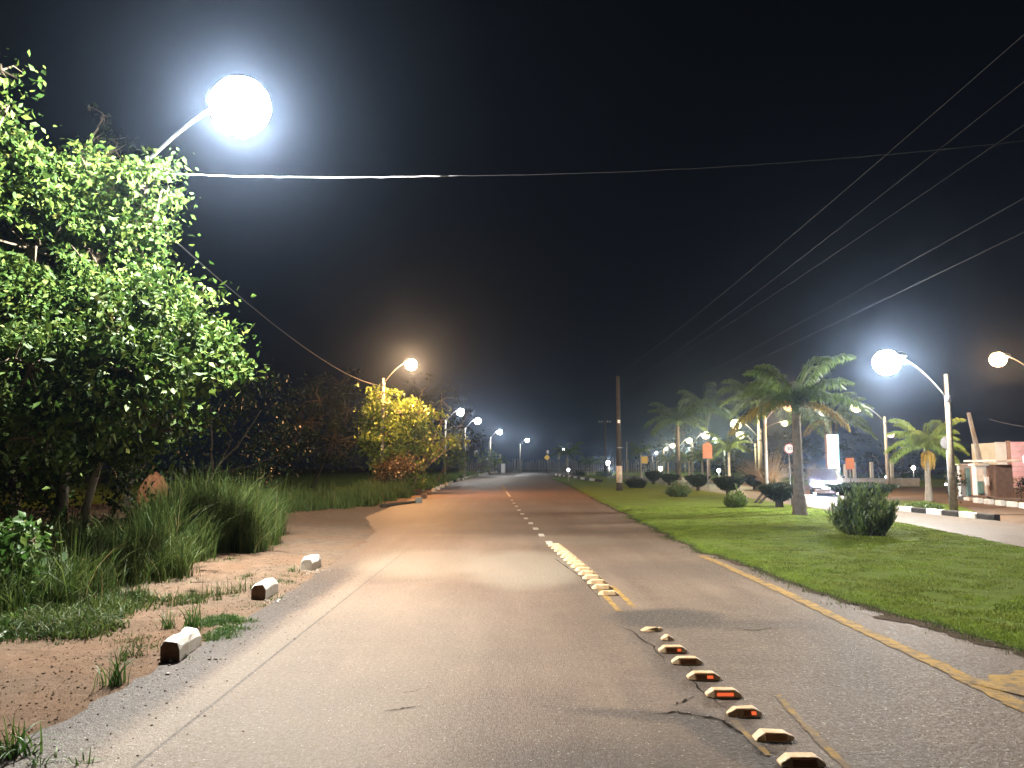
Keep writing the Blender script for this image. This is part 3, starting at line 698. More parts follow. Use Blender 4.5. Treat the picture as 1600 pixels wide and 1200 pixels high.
tree('tree glowing yellow under the orange street lamp', (-7.6, 46.6), [(598, 618, 20, 44.7, 1), (590, 650, 26, 44.9, 1), (628, 645, 30, 44.3, 1), (652, 645, 19, 44.1, 1), (655, 668, 17, 44.1, 1), (608, 680, 36, 44.5, 1), (645, 690, 30, 44.3, .9), (580, 690, 24, 45.0, .8), (612, 725, 26, 44.3, .8)],
     'leaf_lamplit', 'bark', .13, dens=1100, leaf=.19, clump=.24)
tree('brown dried creeper hanging below the yellow-lit tree', (-7.4, 45.2), [(612, 735, 24, 43.2, 1.2), (628, 722, 18, 43.0, 1.2), (598, 745, 16, 43.2, 1)], 'leaf_dry', 'bark', .05, dens=1500, leaf=.13, clump=.2, name='dry_creeper', cat='creeper')
tree('spreading tree with layered branches right of the yellow-lit tree', (-6.6, 50), [(690, 658, 16, 50, .8), (668, 690, 20, 50, .8), (700, 684, 16, 49, .8), (714, 690, 12, 49, .8), (665, 715, 22, 50, .8), (690, 705, 18, 50, .8), (640, 735, 22, 50, .7)], 'leaf_lamplit', 'bark', .14, dens=520, leaf=.2, clump=.3)
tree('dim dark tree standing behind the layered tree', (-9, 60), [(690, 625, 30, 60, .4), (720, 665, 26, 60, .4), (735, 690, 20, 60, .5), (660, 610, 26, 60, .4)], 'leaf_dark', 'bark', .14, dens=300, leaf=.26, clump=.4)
tree('low green shrub lit white beside the road kerb', (-6.7, 66), [(712, 702, 9, 66, 1), (722, 708, 9, 66, 1), (700, 713, 10, 66, 1), (715, 722, 12, 66, .9)], 'weed', 'bark', .08, dens=300, leaf=.26, clump=.3, name='leafy_shrub', cat='shrub')
tree('rounded bushy shrub in front of the long fence', (-6.2, 118), [(752, 712, 7, 118, 1), (766, 712, 8, 118, 1), (778, 716, 6, 118, 1), (760, 722, 9, 118, 1)], 'leaf_lamplit', 'bark', .1, dens=110, leaf=.5, clump=.4, name='leafy_shrub', cat='shrub')

# ------------------------------------------------------------------ grass
def blades(P, h, w, lean=.35, seg=3, droop=.5):
    n = len(P); a = rng.random(n) * 2 * np.pi; d = np.stack([np.cos(a), np.sin(a), np.zeros(n)], 1)
    a2 = rng.random(n) * np.pi * 2; s = np.stack([np.cos(a2), np.sin(a2), np.zeros(n)], 1)
    ln = lean * rng.random(n) * h; V = []
    for k in range(seg + 1):
        t = k / seg; z = h * (t - droop * .35 * t ** 3 * (ln / np.maximum(h, 1e-6)) * 2)
        c = P + d * (ln * t ** 2)[:, None]; c[:, 2] += z
        ww = w * (1 - t) ** .7 * .5
        if k < seg: V += [c - s * ww[:, None], c + s * ww[:, None]]
        else: V += [c]
    V = np.stack(V, 1); m = V.shape[1]; i = np.arange(n)[:, None] * m; F = []
    for k in range(seg - 1): F += [i + [2 * k, 2 * k + 1, 2 * k + 3], i + [2 * k, 2 * k + 3, 2 * k + 2]]
    F += [i + [2 * seg - 2, 2 * seg - 1, 2 * seg]]
    return V.reshape(-1, 3), np.stack(F, 1).reshape(-1, 3)
def clump_patch(name, poly_pts, n, h, w, label, mat='tall_grass', lean=.7, seg=4, zf=None, cat='grass', tuft=.18, hvar=.5, kind='stuff', ntuft=None):
    """poly_pts: list of (x, y, radius)"""
    PP_ = []
    tot = sum(r * r for _, _, r in poly_pts)
    for (x, y, r) in poly_pts:
        k = int(n * r * r / tot) + 8; nt = ntuft or max(1, int(k / 22))
        ta = rng.random(nt) * 2 * np.pi; tr_ = r * np.sqrt(rng.random(nt)); cx = x + tr_ * np.cos(ta); cy_ = y + tr_ * np.sin(ta); i = rng.integers(0, nt, k)
        hh = (.55 + .6 * rng.random(nt)) * (1 - .45 * (tr_ / max(r, .01)) ** 2)
        px = cx[i] + rng.normal(size=k) * tuft * .4; py = cy_[i] + rng.normal(size=k) * tuft * .4
        pz = (zf(px, py) if zf else np.zeros(k)) - .02
        PP_.append(np.concatenate([np.stack([px, py, pz], 1), (hh[i] * (1 - hvar + 2 * hvar * rng.random(k)))[:, None]], 1))
    A = np.concatenate(PP_); V, F = blades(A[:, :3].copy(), h * A[:, 3], np.full(len(A), w) * (.6 + .8 * rng.random(len(A))), lean, seg)
    o = mesh_obj(name, V, F, M[mat]); return tag(o, label, cat, None, kind)
vz = verge_z
def G(u, v, r): p = gp(u, v); return (p.x, p.y, r)
clump_patch('tall_grass', [G(300, 862, .9), G(350, 862, .8), G(392, 850, .55), G(340, 835, 1.0), G(260, 880, .7), G(300, 840, 1.1), G(415, 838, .45)], 19000, 1.25, .014, 'tall lush grass bank by the dirt turn-off, lit bright green', zf=vz, lean=.8)
clump_patch('tall_grass', [G(120, 905, .7), G(60, 900, .8), G(170, 885, .8), G(215, 890, .8), G(20, 930, .6), G(120, 870, 1.1), G(0, 880, .9), G(60, 945, .35), G(140, 930, .35), G(210, 915, .4), G(0, 965, .35), G(270, 905, .3), G(100, 955, .3)], 17000, .72, .015, 'dark tangled grass around the foot of the pale trunk', zf=vz, lean=.9)
clump_patch('ground_weeds', [G(60, 985, .38), G(120, 990, .36), G(20, 995, .4), G(150, 965, .4), G(90, 960, .5), G(200, 945, .35)], 9000, .20, .016, 'low broad green weeds along the edge of the dark grass', mat='tall_grass', zf=vz, lean=1.5, seg=3)
n = 5200; y = 6.1 + 2.6 * rng.random(n); x = -4.25 - (y - 6) * .28 - 2.2 * rng.random(n) ** 1.2; k_ = fbm(x, y, 1.9, 3, 44) > .45; x, y = x[k_], y[k_]
V, F = leaf_mesh(np.stack([x, y, verge_z(x, y) + .02 + .13 * rng.random(len(x)) ** 2], 1), .035 + .045 * rng.random(len(x)))
tag(mesh_obj('ground_weeds', V, F, M['weed']), 'broad-leaved creeping weeds among the low grass at the left', 'weeds', None, 'stuff')
clump_patch('tall_grass', [(x, y, 1.6) for x, y in ((-8.2, 27), (-9.5, 27.5), (-11, 28), (-7.6, 29), (-12.5, 29), (-9, 30), (-10.5, 31), (-13.5, 31), (-7, 31.5), (-8.5, 33.5), (-12, 33.5), (-11, 36), (-15, 33))], 15000, .75, .03, 'long strip of tall grass beyond the dirt turn-off', lean=.6, seg=3, tuft=.3)
clump_patch('tall_grass', [(x, y, 1.0) for x, y in ((-6.6, 33), (-7, 35), (-6.5, 36.5), (-6.8, 38), (-6.3, 39.5), (-6.9, 40.5), (-6.4, 42), (-6.5, 43.5), (-7.5, 38.5), (-7.6, 42))], 9000, .8, .028, 'yellow-lit tall grass under the orange lamp', lean=.6, seg=3, tuft=.25)
clump_patch('tall_grass', [(-6.3 - .004 * y, y, 1.1) for y in (56, 60, 64, 68, 72, 78, 84, 92, 100, 108, 116, 124, 132, 140)] + [(-7.8 - .004 * y, y, 1.3) for y in (52, 58, 66, 76, 88, 100, 116, 134)], 9000, .75, .07, 'green roadside grass lining the far kerb', lean=.5, seg=2, tuft=.5, mat='weed')
clump_patch('tall_grass', [(x, y, 4.0) for x, y in ((-4, 222), (2, 232), (10, 238), (20, 240), (30, 236), (40, 226), (50, 210))], 4000, .7, .25, 'grass at the foot of the far fence', lean=.5, seg=2, tuft=1.0)
clump_patch('ground_weeds', [G(250, 912, .55), G(340, 880, .45), G(420, 852, .4), G(150, 955, .5), G(60, 1000, .5), G(330, 935, .35), G(390, 905, .3)], 2600, .10, .009, 'short sparse weeds thinning out on the dirt before the grass', mat='tall_grass', zf=vz, lean=1.4, seg=2, tuft=.09, hvar=.6)
clump_patch('ground_weeds', [G(300, 942, .30), G(350, 930, .22), G(250, 950, .3), G(395, 922, .12)], 700, .2, .009, 'thin weeds on the dirt strip behind the kerb blocks', mat='tall_grass', zf=vz, lean=1.2, seg=3, tuft=.07, hvar=.6)
# tufts by the kerb blocks, each a plant of its own
def tuft(u, v, n, h, w, label, mat='weed', lean=.9, r=.07, cat='grass tuft'):
    p = gp(u, v); k = np.stack([rng.normal(size=n) * r * .5, rng.normal(size=n) * r * .5, np.full(n, -.02)], 1)
    V, F = blades(k, h * (.4 + .7 * rng.random(n)), np.full(n, w) * (.6 + .8 * rng.random(n)), lean, 6, .8)
    o = mesh_obj('grass_tuft', V, F, M[mat]); o.location = (p.x, p.y, float(verge_z(p.x, p.y))); return tag(o, label, cat, 'grass tufts by the kerb blocks')
tuft(176, 1068, 60, .34, .011, 'yellowish grass tuft between the near kerb block and the gravel edge', r=.09)
tuft(300, 985, 50, .38, .014, 'bright spiky grass tuft rising behind the nearest kerb block', lean=.8, r=.10)
tuft(262, 985, 30, .26, .012, 'small grass tuft left of the spiky one behind the nearest block', lean=1.1)
tuft(200, 1030, 40, .22, .010, 'dry thin grass tuft beside the earth end of the nearest block', mat='tall_grass', lean=1.2, r=.12)
tuft(285, 1028, 30, .12, .010, 'short grass tuft in front of the nearest kerb block', lean=1.3, r=.10)
tuft(432, 935, 30, .14, .010, 'short pale grass tuft at the foot of the middle kerb block', lean=1.2, r=.09)
tuft(375, 925, 18, .28, .010, 'sparse grass stalks left of the middle kerb block', mat='tall_grass', lean=.8, r=.12)
tuft(458, 895, 26, .18, .012, 'little grass tuft left of the farthest near kerb block', lean=1.0, r=.1)
tuft(25, 1178, 50, .30, .018, 'leafy bright grass clump in the lower left corner', lean=1.3, r=.08)
tuft(128, 1192, 26, .14, .013, 'small flattened grass clump at the bottom left on the asphalt edge', lean=1.6, r=.05)
tuft(60, 1195, 30, .16, .012, 'short grass clump next to the lower left corner clump', lean=1.4, r=.08)
clump_patch('ground_weeds', [G(365, 985, .20), G(345, 995, .18), G(330, 975, .18), G(385, 972, .12), G(350, 970, .2)], 5200, .085, .014, 'mat of fresh green weed spreading right of the nearest kerb block', mat='weed', zf=vz, lean=1.4, seg=2, tuft=.06)
clump_patch('ground_weeds', [G(440, 910, .2), G(455, 900, .2), G(235, 1010, .22), G(215, 1000, .22), G(400, 945, .12)], 1200, .07, .010, 'thin dry weeds scattered between the kerb blocks', mat='tall_grass', zf=vz, lean=1.5, seg=2, tuft=.15)

# lawn blades near the camera
n = 150000
yy = 5.8 + 24 * rng.random(n) ** 1.7; L_ = np.interp(yy, [a for a, b in ETAB], [b for a, b in ETAB]); Rr = np.interp(yy, [a for a, b in LAWN_R], [b for a, b in LAWN_R])
xx = L_ + .06 + (Rr - L_ - .1) * rng.random(n); keep = (xx < yy * .70 + .5) & (fbm(xx, yy, 3.1, 3, 21) > .33)
bare = ((xx - 6.15) / .32) ** 2 + ((yy - 9.7) / .25) ** 2 < 1
keep &= ~bare
xx, yy = xx[keep], yy[keep]
hh = (.022 + .02 * rng.random(len(xx))) * (.6 + 1.0 * fbm(xx, yy, 1.2, 3, 31))
V, F = blades(np.stack([xx, yy, lawn_z(xx, yy) - .006], 1), hh, .006 + .0004 * yy, 1.1, 2)
tag(mesh_obj('lawn_grass', V, F, M['grass']), 'short green lawn grass covering the central strip', 'grass', None, 'stuff')
# ragged dark fringe of grass hanging over the lawn edge
n = 9000; yy = 5.5 + 20 * rng.random(n) ** 1.4; xx = np.interp(yy, [a for a, b in ETAB], [b for a, b in ETAB]) + .10 - .13 * np.abs(rng.normal(size=n)) * (.3 + 1.6 * fbm(np.zeros(n), yy, 2.2, 4, 77))
V, F = blades(np.stack([xx, yy, np.full(n, .0)], 1), .025 + .04 * rng.random(n), np.full(n, .007), 1.8, 2)
tag(mesh_obj('lawn_grass', V, F, M['tall_grass']), 'dark ragged grass fringe along the lawn edge', 'grass', None, 'stuff')

# pebbles and crumbs on the verge
def pebbles(name, P, s, mat, label):
    ico = np.array([(0, 0, 1), (.9, 0, .1), (.2, .85, .15), (-.75, .5, .05), (-.7, -.55, .1), (.3, -.85, .0), (0, 0, -.6)])
    fc = np.array([(0, 1, 2), (0, 2, 3), (0, 3, 4), (0, 4, 5), (0, 5, 1), (6, 2, 1), (6, 3, 2), (6, 4, 3), (6, 5, 4), (6, 1, 5)])
    n = len(P); j = ico[None] * (1 + .3 * rng.normal(size=(n, 7, 1))) * s[:, None, None] * [1, 1, .65]
    a = rng.random(n) * 6.28; c, d = np.cos(a)[:, None], np.sin(a)[:, None]
    x = j[:, :, 0] * c - j[:, :, 1] * d; y = j[:, :, 0] * d + j[:, :, 1] * c
    V = np.stack([x, y, j[:, :, 2]], -1) + P[:, None, :]
    F = (np.arange(n)[:, None, None] * 7 + fc[None]).reshape(-1, 3)
    return tag(mesh_obj(name, V.reshape(-1, 3), F, mat), label, 'gravel', None, 'stuff')
n = 5200; y = 3 + 11 * rng.random(n) ** 1.4; x = -2.87 - np.abs(rng.normal(size=n)) * .8
pebbles('gravel', np.stack([x, y, verge_z(x, y) + .003], 1), .003 + .011 * rng.random(n) ** 4, M['dirt'], 'small stones and crumbs on the dirt verge')
n = 350; y = 3.2 + 9 * rng.random(n) ** 1.3; x = -2.8 + np.abs(rng.normal(size=n)) * .5
pebbles('gravel', np.stack([x, y, np.full(n, .003)], 1), .004 + .006 * rng.random(n), M['stone_dark'], 'loose grit on the asphalt edge')

# ------------------------------------------------------------------ kerb blocks and kerbs
def kerb_block(u, v, L, W, H, rz, label, ends='stone_dark', tilt=0, chip=0):
    p = gp(u, v); root = empty('kerb_block', (p.x, p.y, float(verge_z(p.x, p.y)) * .5), rz); root.rotation_euler = (tilt, 0, rz); tag(root, label, 'kerb block', 'loose whitewashed kerb blocks on the left verge')
    prof = [(-W / 2, -.06), (W / 2, -.06), (W / 2, H * .62), (W * .30, H), (-W * .36, H), (-W / 2, H * .8)]
    vs = []; NS = 7
    for k in range(NS):
        yk = -L / 2 + L * k / (NS - 1)
        for (a, b_) in prof: vs.append((a + random.uniform(-.010, .010), yk + random.uniform(-.012, .012), b_ + random.uniform(-.010, .010) - (chip * random.random() if k in (0, NS - 1) else 0)))
    m = len(prof); f = []
    for k in range(NS - 1):
        for i in range(m): f.append((k * m + i, (k + 1) * m + i, (k + 1) * m + (i + 1) % m, k * m + (i + 1) % m))
    o = mesh_obj('block', vs, f + [tuple(range(m))] + [tuple(range(NS * m - 1, NS * m - m - 1, -1))], [M['white_paint'], M[ends]], root)
    for q in o.data.polygons:
        if len(q.vertices) > 4 and q.center.y < 0: q.material_index = 1
    bevel(o, .012, 2); return root
kerb_block(284, 1020, .62, .15, .165, .10, 'nearest whitewashed kerb block, weeds growing behind it', tilt=-.02, chip=.02)
kerb_block(414, 930, .60, .17, .18, .05, 'middle whitewashed kerb block with crumbled paint at its foot', chip=.03)
kerb_block(486, 888, .55, .19, .19, .0, 'farthest of the three near whitewashed kerb blocks', ends='dirty_paint', chip=.03)
for (u, v, n_) in ((432, 938, 26), (492, 893, 20), (300, 1035, 10)):
    p = gp(u, v); k = rng.normal(size=(n_, 2)) * [.10, .16]
    pebbles('paint_crumbs', np.stack([p.x + k[:, 0], p.y + k[:, 1], np.full(n_, .004)], 1), .008 + .016 * rng.random(n_), M['dirty_paint'], 'crumbled whitewashed concrete flakes beside a kerb block')
kb = empty('kerb', (0, 0, 0)); kb['kind'] = 'structure'
def kerb_stone(p, q, w, h, mat, round_=False):
    p = Vector(p); q = Vector(q); d = q - p; a = math.atan2(d.y, d.x) - math.pi / 2; L = d.length * .965; vs = []
    prof = [(-w / 2, -.05), (w / 2, -.05), (w / 2, h * .9), (w * .32, h), (-w * .32, h), (-w / 2, h * .9)]; c = (p + q) / 2; ca, sa = math.cos(a), math.sin(a); N = 4
    for k in range(N + 1):
        y_ = -L / 2 + L * k / N
        for (x_, z_) in prof: x2 = x_ + random.uniform(-.01, .01); vs.append((c.x + x2 * ca - y_ * sa, c.y + x2 * sa + y_ * ca, z_ + random.uniform(-.01, .01) * (z_ > 0)))
    m = 6; f = []
    for k in range(N):
        for i in range(m): f.append((k * m + i, (k + 1) * m + i, (k + 1) * m + (i + 1) % m, k * m + (i + 1) % m))
    return bevel(mesh_obj('kerb_stone', vs, f + [tuple(range(m))] + [tuple(range(N * m + m - 1, N * m - 1, -1))], M[mat], kb), .015, 1)
def kerb_run(pts, L, gap, w, h, mats):
    P = [Vector(p) for p in pts]; i = 0; k = 0; pos = P[0].copy(); seg = 0
    while seg < len(P) - 1:
        d = P[seg + 1] - pos
        if d.length < L: seg += 1; continue
        dn = d.normalized(); kerb_stone(pos, pos + dn * L, w, h, mats[k % len(mats)]); pos = pos + dn * (L + gap); k += 1
kerb_run([gp(1405, 798), gp(1478, 805), gp(1560, 813)], .80, .02, .2, .17, ['white_paint', 'black_paint', 'white_paint', 'black_paint', 'white_paint', 'black_paint'])
kerb_run([gp(1524, 784), gp(1560, 788), gp(1620, 795)], .62, .5, .2, .18, ['white_paint'])
kerb_run([gp(1490, 778), gp(1524, 782)], .8, .05, .2, .12, ['dirty_paint', 'black_paint'])
kerb_run([gp(940, 754.5), gp(905, 749), gp(885, 745.5), gp(868, 742.5)], 4.2, .1, .25, .3, ['black_paint', 'white_paint'])
# left far kerb: first stones grey and rounded, then white lit orange, then a long pale kerb
for i, (u, v, mat) in enumerate(((653, 786, 'concrete'), (661, 779, 'stone_dark'), (669, 773.5, 'stone_dark'), (677, 769, 'concrete'), (683, 765.5, 'white_paint'), (690, 761.8, 'white_paint'), (697, 758.6, 'white_paint'), (704, 755.8, 'white_paint'), (710, 753.6, 'black_paint'))):
    p = gp(u, v); kerb_stone(p, p + Vector((-.04, .8 + i * .16, 0)), .26, .22, mat)
kerb_run([gp(716, 751.5), gp(727, 748), gp(742, 743.2), gp(765, 739.2), gp(778, 738)], 5.2, .25, .35, .24, ['dirty_paint', 'white_paint', 'dirty_paint'])
for u in (789, 795, 801, 806): p = gp(u, 736.6); kerb_stone(p, p + Vector((.75, .1, 0)), .5, .3, 'white_paint')
p0 = gp(596, 793); p1 = gp(648, 786)
o = MB().tube([p0 + Vector((0, 0, .05)), p0.lerp(p1, .5) + Vector((0, 0, .07)), p1 + Vector((0, 0, .05))], [.07, .06, .05], 8).build('fallen_branch', M['dark_wood'], None, True)
tag(o, 'dark branch lying on the dirt before the first far kerb stone', 'branch')
tree('small dark weed bush beside the last black far kerb stone', (gp(719, 751).x, gp(719, 751).y), [(719, 748, 4, 84, 1)], 'leaf_dark', 'bark', .03, dens=500, leaf=.2, clump=.12, name='weed_bush', cat='shrub')

# ------------------------------------------------------------------ raised road studs
def stud_body(w=.245, d=.13, h=.05, broken=0.0):
    """bevelled block: trapezoid both ways, tapered ends"""
    xs_ = (-w / 2, -w / 2 + .05, w / 2 - .05, w / 2)
    vs = []
    for (x, k) in zip(xs_, (.45, 1, 1, .45)):
        hh_ = h * (1 if k == 1 else .35)
        dd = d * (1 if k == 1 else .62)
        vs += [(x, -dd / 2, 0), (x, dd / 2, 0), (x, dd / 2 - .028 * k, hh_), (x, -dd / 2 + .028 * k, hh_)]
    f = []
    for s in range(3):
        for i in range(4): f.append((s * 4 + i, s * 4 + (i + 1) % 4, (s + 1) * 4 + (i + 1) % 4, (s + 1) * 4 + i))
    f += [(3, 2, 1, 0), (12, 13, 14, 15)]
    if broken:
        vs = [(x + random.uniform(-1, 1) * .012, y + random.uniform(-1, 1) * .01, z * random.uniform(1 - broken, 1)) for x, y, z in vs]
    return vs, f
SB, SF = stud_body()
def stud(u, v, label, refl=1, lit=0, broken=0, scale=1.0, rz=0.0, group='raised road studs along the centre line', part=None):
    p = gp(u, v, .004); root = empty('road_stud', p, rz); root.scale = (scale,) * 3; tag(root, label, 'road stud', group)
    vs, f = (SB, SF) if not broken else stud_body(.245 * (1 - broken * .35), .13, .05, broken)
    if part:
        vs, f = stud_body(.12, .12, .045, .2)
    o = mesh_obj('body', vs, f, M['stud'], root); bevel(o, .006, 2)
    # face towards the camera: recessed-looking dark reflector holder and lens
    sl = math.atan2(.05, .028)
    if refl:
        MB().box((0, -.0535, .0235), (.125, .006, .034), rx=-(math.pi / 2 - sl)).build('reflector_holder', M['stud_dirty'], root)
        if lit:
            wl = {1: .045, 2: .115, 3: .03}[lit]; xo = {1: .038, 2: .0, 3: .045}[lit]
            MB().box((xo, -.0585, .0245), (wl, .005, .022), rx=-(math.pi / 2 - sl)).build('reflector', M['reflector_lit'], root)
    return root
stud(1017, 985, 'broken pale stud fragment at the far end of the near row', refl=0, broken=.6, rz=.2)
stud(1031, 983, 'small round stub beside the broken stud fragment', refl=0, part=1, scale=.5)
stud(1043, 999, 'small square-looking stud second from the far end of the near row', refl=0, part=1, rz=.1)
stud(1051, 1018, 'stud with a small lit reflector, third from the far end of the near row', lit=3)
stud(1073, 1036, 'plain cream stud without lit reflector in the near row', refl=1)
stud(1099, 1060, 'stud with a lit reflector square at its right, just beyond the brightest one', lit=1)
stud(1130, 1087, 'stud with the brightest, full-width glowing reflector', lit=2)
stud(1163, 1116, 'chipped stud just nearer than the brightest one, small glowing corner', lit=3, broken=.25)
stud(1208, 1154, 'brown dirt-caked stud, second nearest to the camera', lit=0, broken=.2)
stud(1252, 1194, 'nearest road stud, cream with reddish reflector, cut by the bottom edge', lit=0)
ordn = ['first', 'second', 'third', 'fourth', 'fifth', 'sixth', 'seventh', 'eighth', 'ninth', 'tenth', 'eleventh', 'twelfth', 'thirteenth', 'fourteenth']
far = [(951, 929), (941, 920), (933, 912), (925, 904.5), (918, 898), (912, 892), (905, 886.5), (899, 881), (893, 876), (888, 871), (882, 866), (877, 861.5), (872, 857.5), (867, 853.5)]
MS = mesh_obj('body', SB, SF, M['stud'], link=False)
for i, (u, v) in enumerate(far):
    stud(u, v, f'orange-cream stud, {ordn[i]} of the far close-set row counted from its near end' if i else 'cracked cream stud at the near end of the far close-set row', refl=0, lit=0, broken=.25 if i == 0 else 0, scale=1.12, rz=random.uniform(-.06, .06))

# ------------------------------------------------------------------ palms
def frond_mesh(L, rise, droop, nl=44, leaf=.56, lw=.062, fluff=.40):
    """arching rib with hanging leaflets both sides; points along +x"""
    V = []; F = []; pts = []
    for k in range(nl + 1):
        t = k / nl; pts.append(Vector((L * (t - .12 * t * t * droop), 0, L * (rise * t - droop * t * t))))
    rb = MB(); rb.tube(pts[::3] + [pts[-1]], list(np.linspace(.028, .005, len(pts[::3]) + 1)), 4, False); V += rb.v; F += rb.f
    for k in range(2, nl + 1):
        t = k / nl; p = pts[k]; l = leaf * L / 2.4 * (math.sin(math.pi * (t * .86 + .08)) ** .6) * random.uniform(.8, 1.1)
        for s in (-1, 1):
            for q in range(2):
                sw = random.uniform(.15, .55); dz = random.uniform(-fluff, fluff) - .25
                d = Vector((sw, s, dz)).normalized(); mid = p + d * l * .5; d2 = (d + Vector((0, 0, -.9))).normalized(); tip = mid + d2 * l * .55
                w = Vector((1, 0, 0)).cross(d).normalized().cross(d) * lw * .5
                b = len(V); V += [tuple(p), tuple(mid + w), tuple(mid - w), tuple(tip)]; F += [(b, b + 1, b + 2), (b + 1, b + 3, b + 2)]
    return V, F
FR = []
for (rise, droop, L) in ((.95, .75, 2.4), (.6, .75, 2.5), (.25, .7, 2.4), (1.5, .95, 2.3)):
    V, F = frond_mesh(L, rise, droop); FR.append((V, F))
def frond_data(i, mat):
    key = ('fr', i, mat)
    if key not in M: M[key] = mesh_obj('frond', FR[i][0], FR[i][1], M[mat], link=False).data
    return M[key]
def palm(u, v, top_v, fl, label, tr=.17, nf=16, mat='palm', dry=0, tmat='palm_trunk', lean=0, swell=1.35, blossom=False, joined=False, group=None):
    """fl = frond length in metres"""
    b = gp(u, v); H = at(u, top_v, b.y).z; root = empty('palm_tree', (b.x, b.y, 0)); tag(root, label, 'palm', group)
    N = 26; prof = []
    for k in range(N + 1):
        t = k / N; r = tr * (swell if t < .03 else 1 + (swell - 1) * max(0, 1 - t * 3)) * (1 - .25 * t) * (1 + (.05 if k % 2 else -.03)); prof.append((r, -.05 + t * (H * .9)))
    m = MB().lathe((0, 0, 0), prof, 12); m.v = [(x + lean * max(z, 0) / H, y, z) for x, y, z in m.v]; m.build('trunk', M[tmat], root, True)
    cs = MB().lathe((lean, 0, H * .88), [(tr * .72, 0), (tr * .8, H * .04), (tr * .6, H * .10), (tr * .3, H * .16)], 10).build('crownshaft', M[mat], root, True)
    JV = []; JF = []
    for i in range(nf):
        a = i * 2.399 + random.uniform(-.25, .25); q = i / nf
        ty = 3 if q < .22 else 0 if q < .5 else 1 if q < .78 else 2
        mt = 'palm_dry' if (dry and q > .85) else mat; s = fl / 2.4 * random.uniform(.85, 1.1)
        if joined:
            R = Matrix.Translation((lean, 0, H)) @ Matrix.Rotation(a, 4, 'Z') @ Matrix.Scale(s, 4); bb = len(JV)
            JV += [tuple(R @ Vector(p)) for p in FR[ty][0]]; JF += [tuple(j + bb for j in f) for f in FR[ty][1]]
        else:
            o = bpy.data.objects.new('frond', frond_data(ty, mt)); COL.objects.link(o); o.parent = root
            o.location = (lean, 0, H - q * .12); o.rotation_euler = (random.uniform(-.12, .12), random.uniform(-.1, .1), a); o.scale = (s, s, s)
    if joined: mesh_obj('crown', JV, JF, M[mat], root)
    if blossom:
        Vb = MB()
        for k in range(26):
            a = random.uniform(0, 6.28); r = random.uniform(.03, .22); z0 = H - .25
            Vb.tube([(0, 0, z0), (r * 1.3 * math.cos(a), r * 1.3 * math.sin(a) - .1, z0 - .25), (r * 1.5 * math.cos(a), r * 1.5 * math.sin(a) - .1, z0 - random.uniform(.6, 1.0))], [.012, .03, .012], 4, False)
        Vb.build('flower_sprays', M['blossom'], root)
    return root
palm(1250, 808, 625, 2.1, 'tallest palm with grey trunk standing on the lawn beside the bowl shrubs', tr=.165, nf=19, dry=1, swell=1.5)
palm(1452, 782, 693, 1.9, 'small palm with bright green crown and hanging yellow flower sprays', tr=.14, nf=26, mat='palm_lit', blossom=True, tmat='pole_c' if 'pole_c' in M else 'bark_pale')
palm(1188, 757.5, 622, 3.8, 'palm behind the bowl shrubs with a thin pale trunk, left of the tallest palm', tr=.13, nf=15, tmat='bark_pale')
palm(1302, 763.5, 655, 3.2, 'palm behind the glowing totem with fronds hanging over it', tr=.15, nf=16, dry=1)
palm(1060, 750, 655, 4.4, 'dim palm with a thick bottle-shaped trunk behind the rounded agave bush', tr=.30, nf=15, tmat='palm_trunk', swell=1.2)
palm(1106, 747, 640, 5.0, 'tall dim palm crown above the warm lamps', tr=.16, nf=14)
GSM = 'small palms in the distance on the central lawn'
for (u, v, tv, fl, lab, mt) in ((1098, 752, 714, 1.7, 'small bright green palm with white trunk left of the orange sign', 'palm'), (1109, 753, 710, 1.8, 'taller of the two bright palms just left of the orange sign', 'palm'),
                            (1077, 750, 716, 1.6, 'small palm under the lower white lamp', 'palm'), (1044, 748, 718, 1.7, 'small palm left of the dim bottle-trunked palm', 'palm'),
                            (1002, 747, 706, 1.9, 'dark palm behind the small yellow sign', 'palm'), (887, 741, 708, 3.6, 'distant palm lit by the small white lamp at the road bend', 'palm'),
                            (919, 741, 722, 2.4, 'faint little palm left of the low white lamp', 'palm'), (928, 741, 724, 2.4, 'faint little palm nearest the low white lamp', 'palm'),
                            (1140, 757, 700, 2.4, 'palm right of the greenish white lamp, before the dark tree', 'palm')):
    palm(u, v, tv, fl, lab, tr=.13, nf=13, mat=mt, tmat='bark_pale', joined=True, group=GSM)

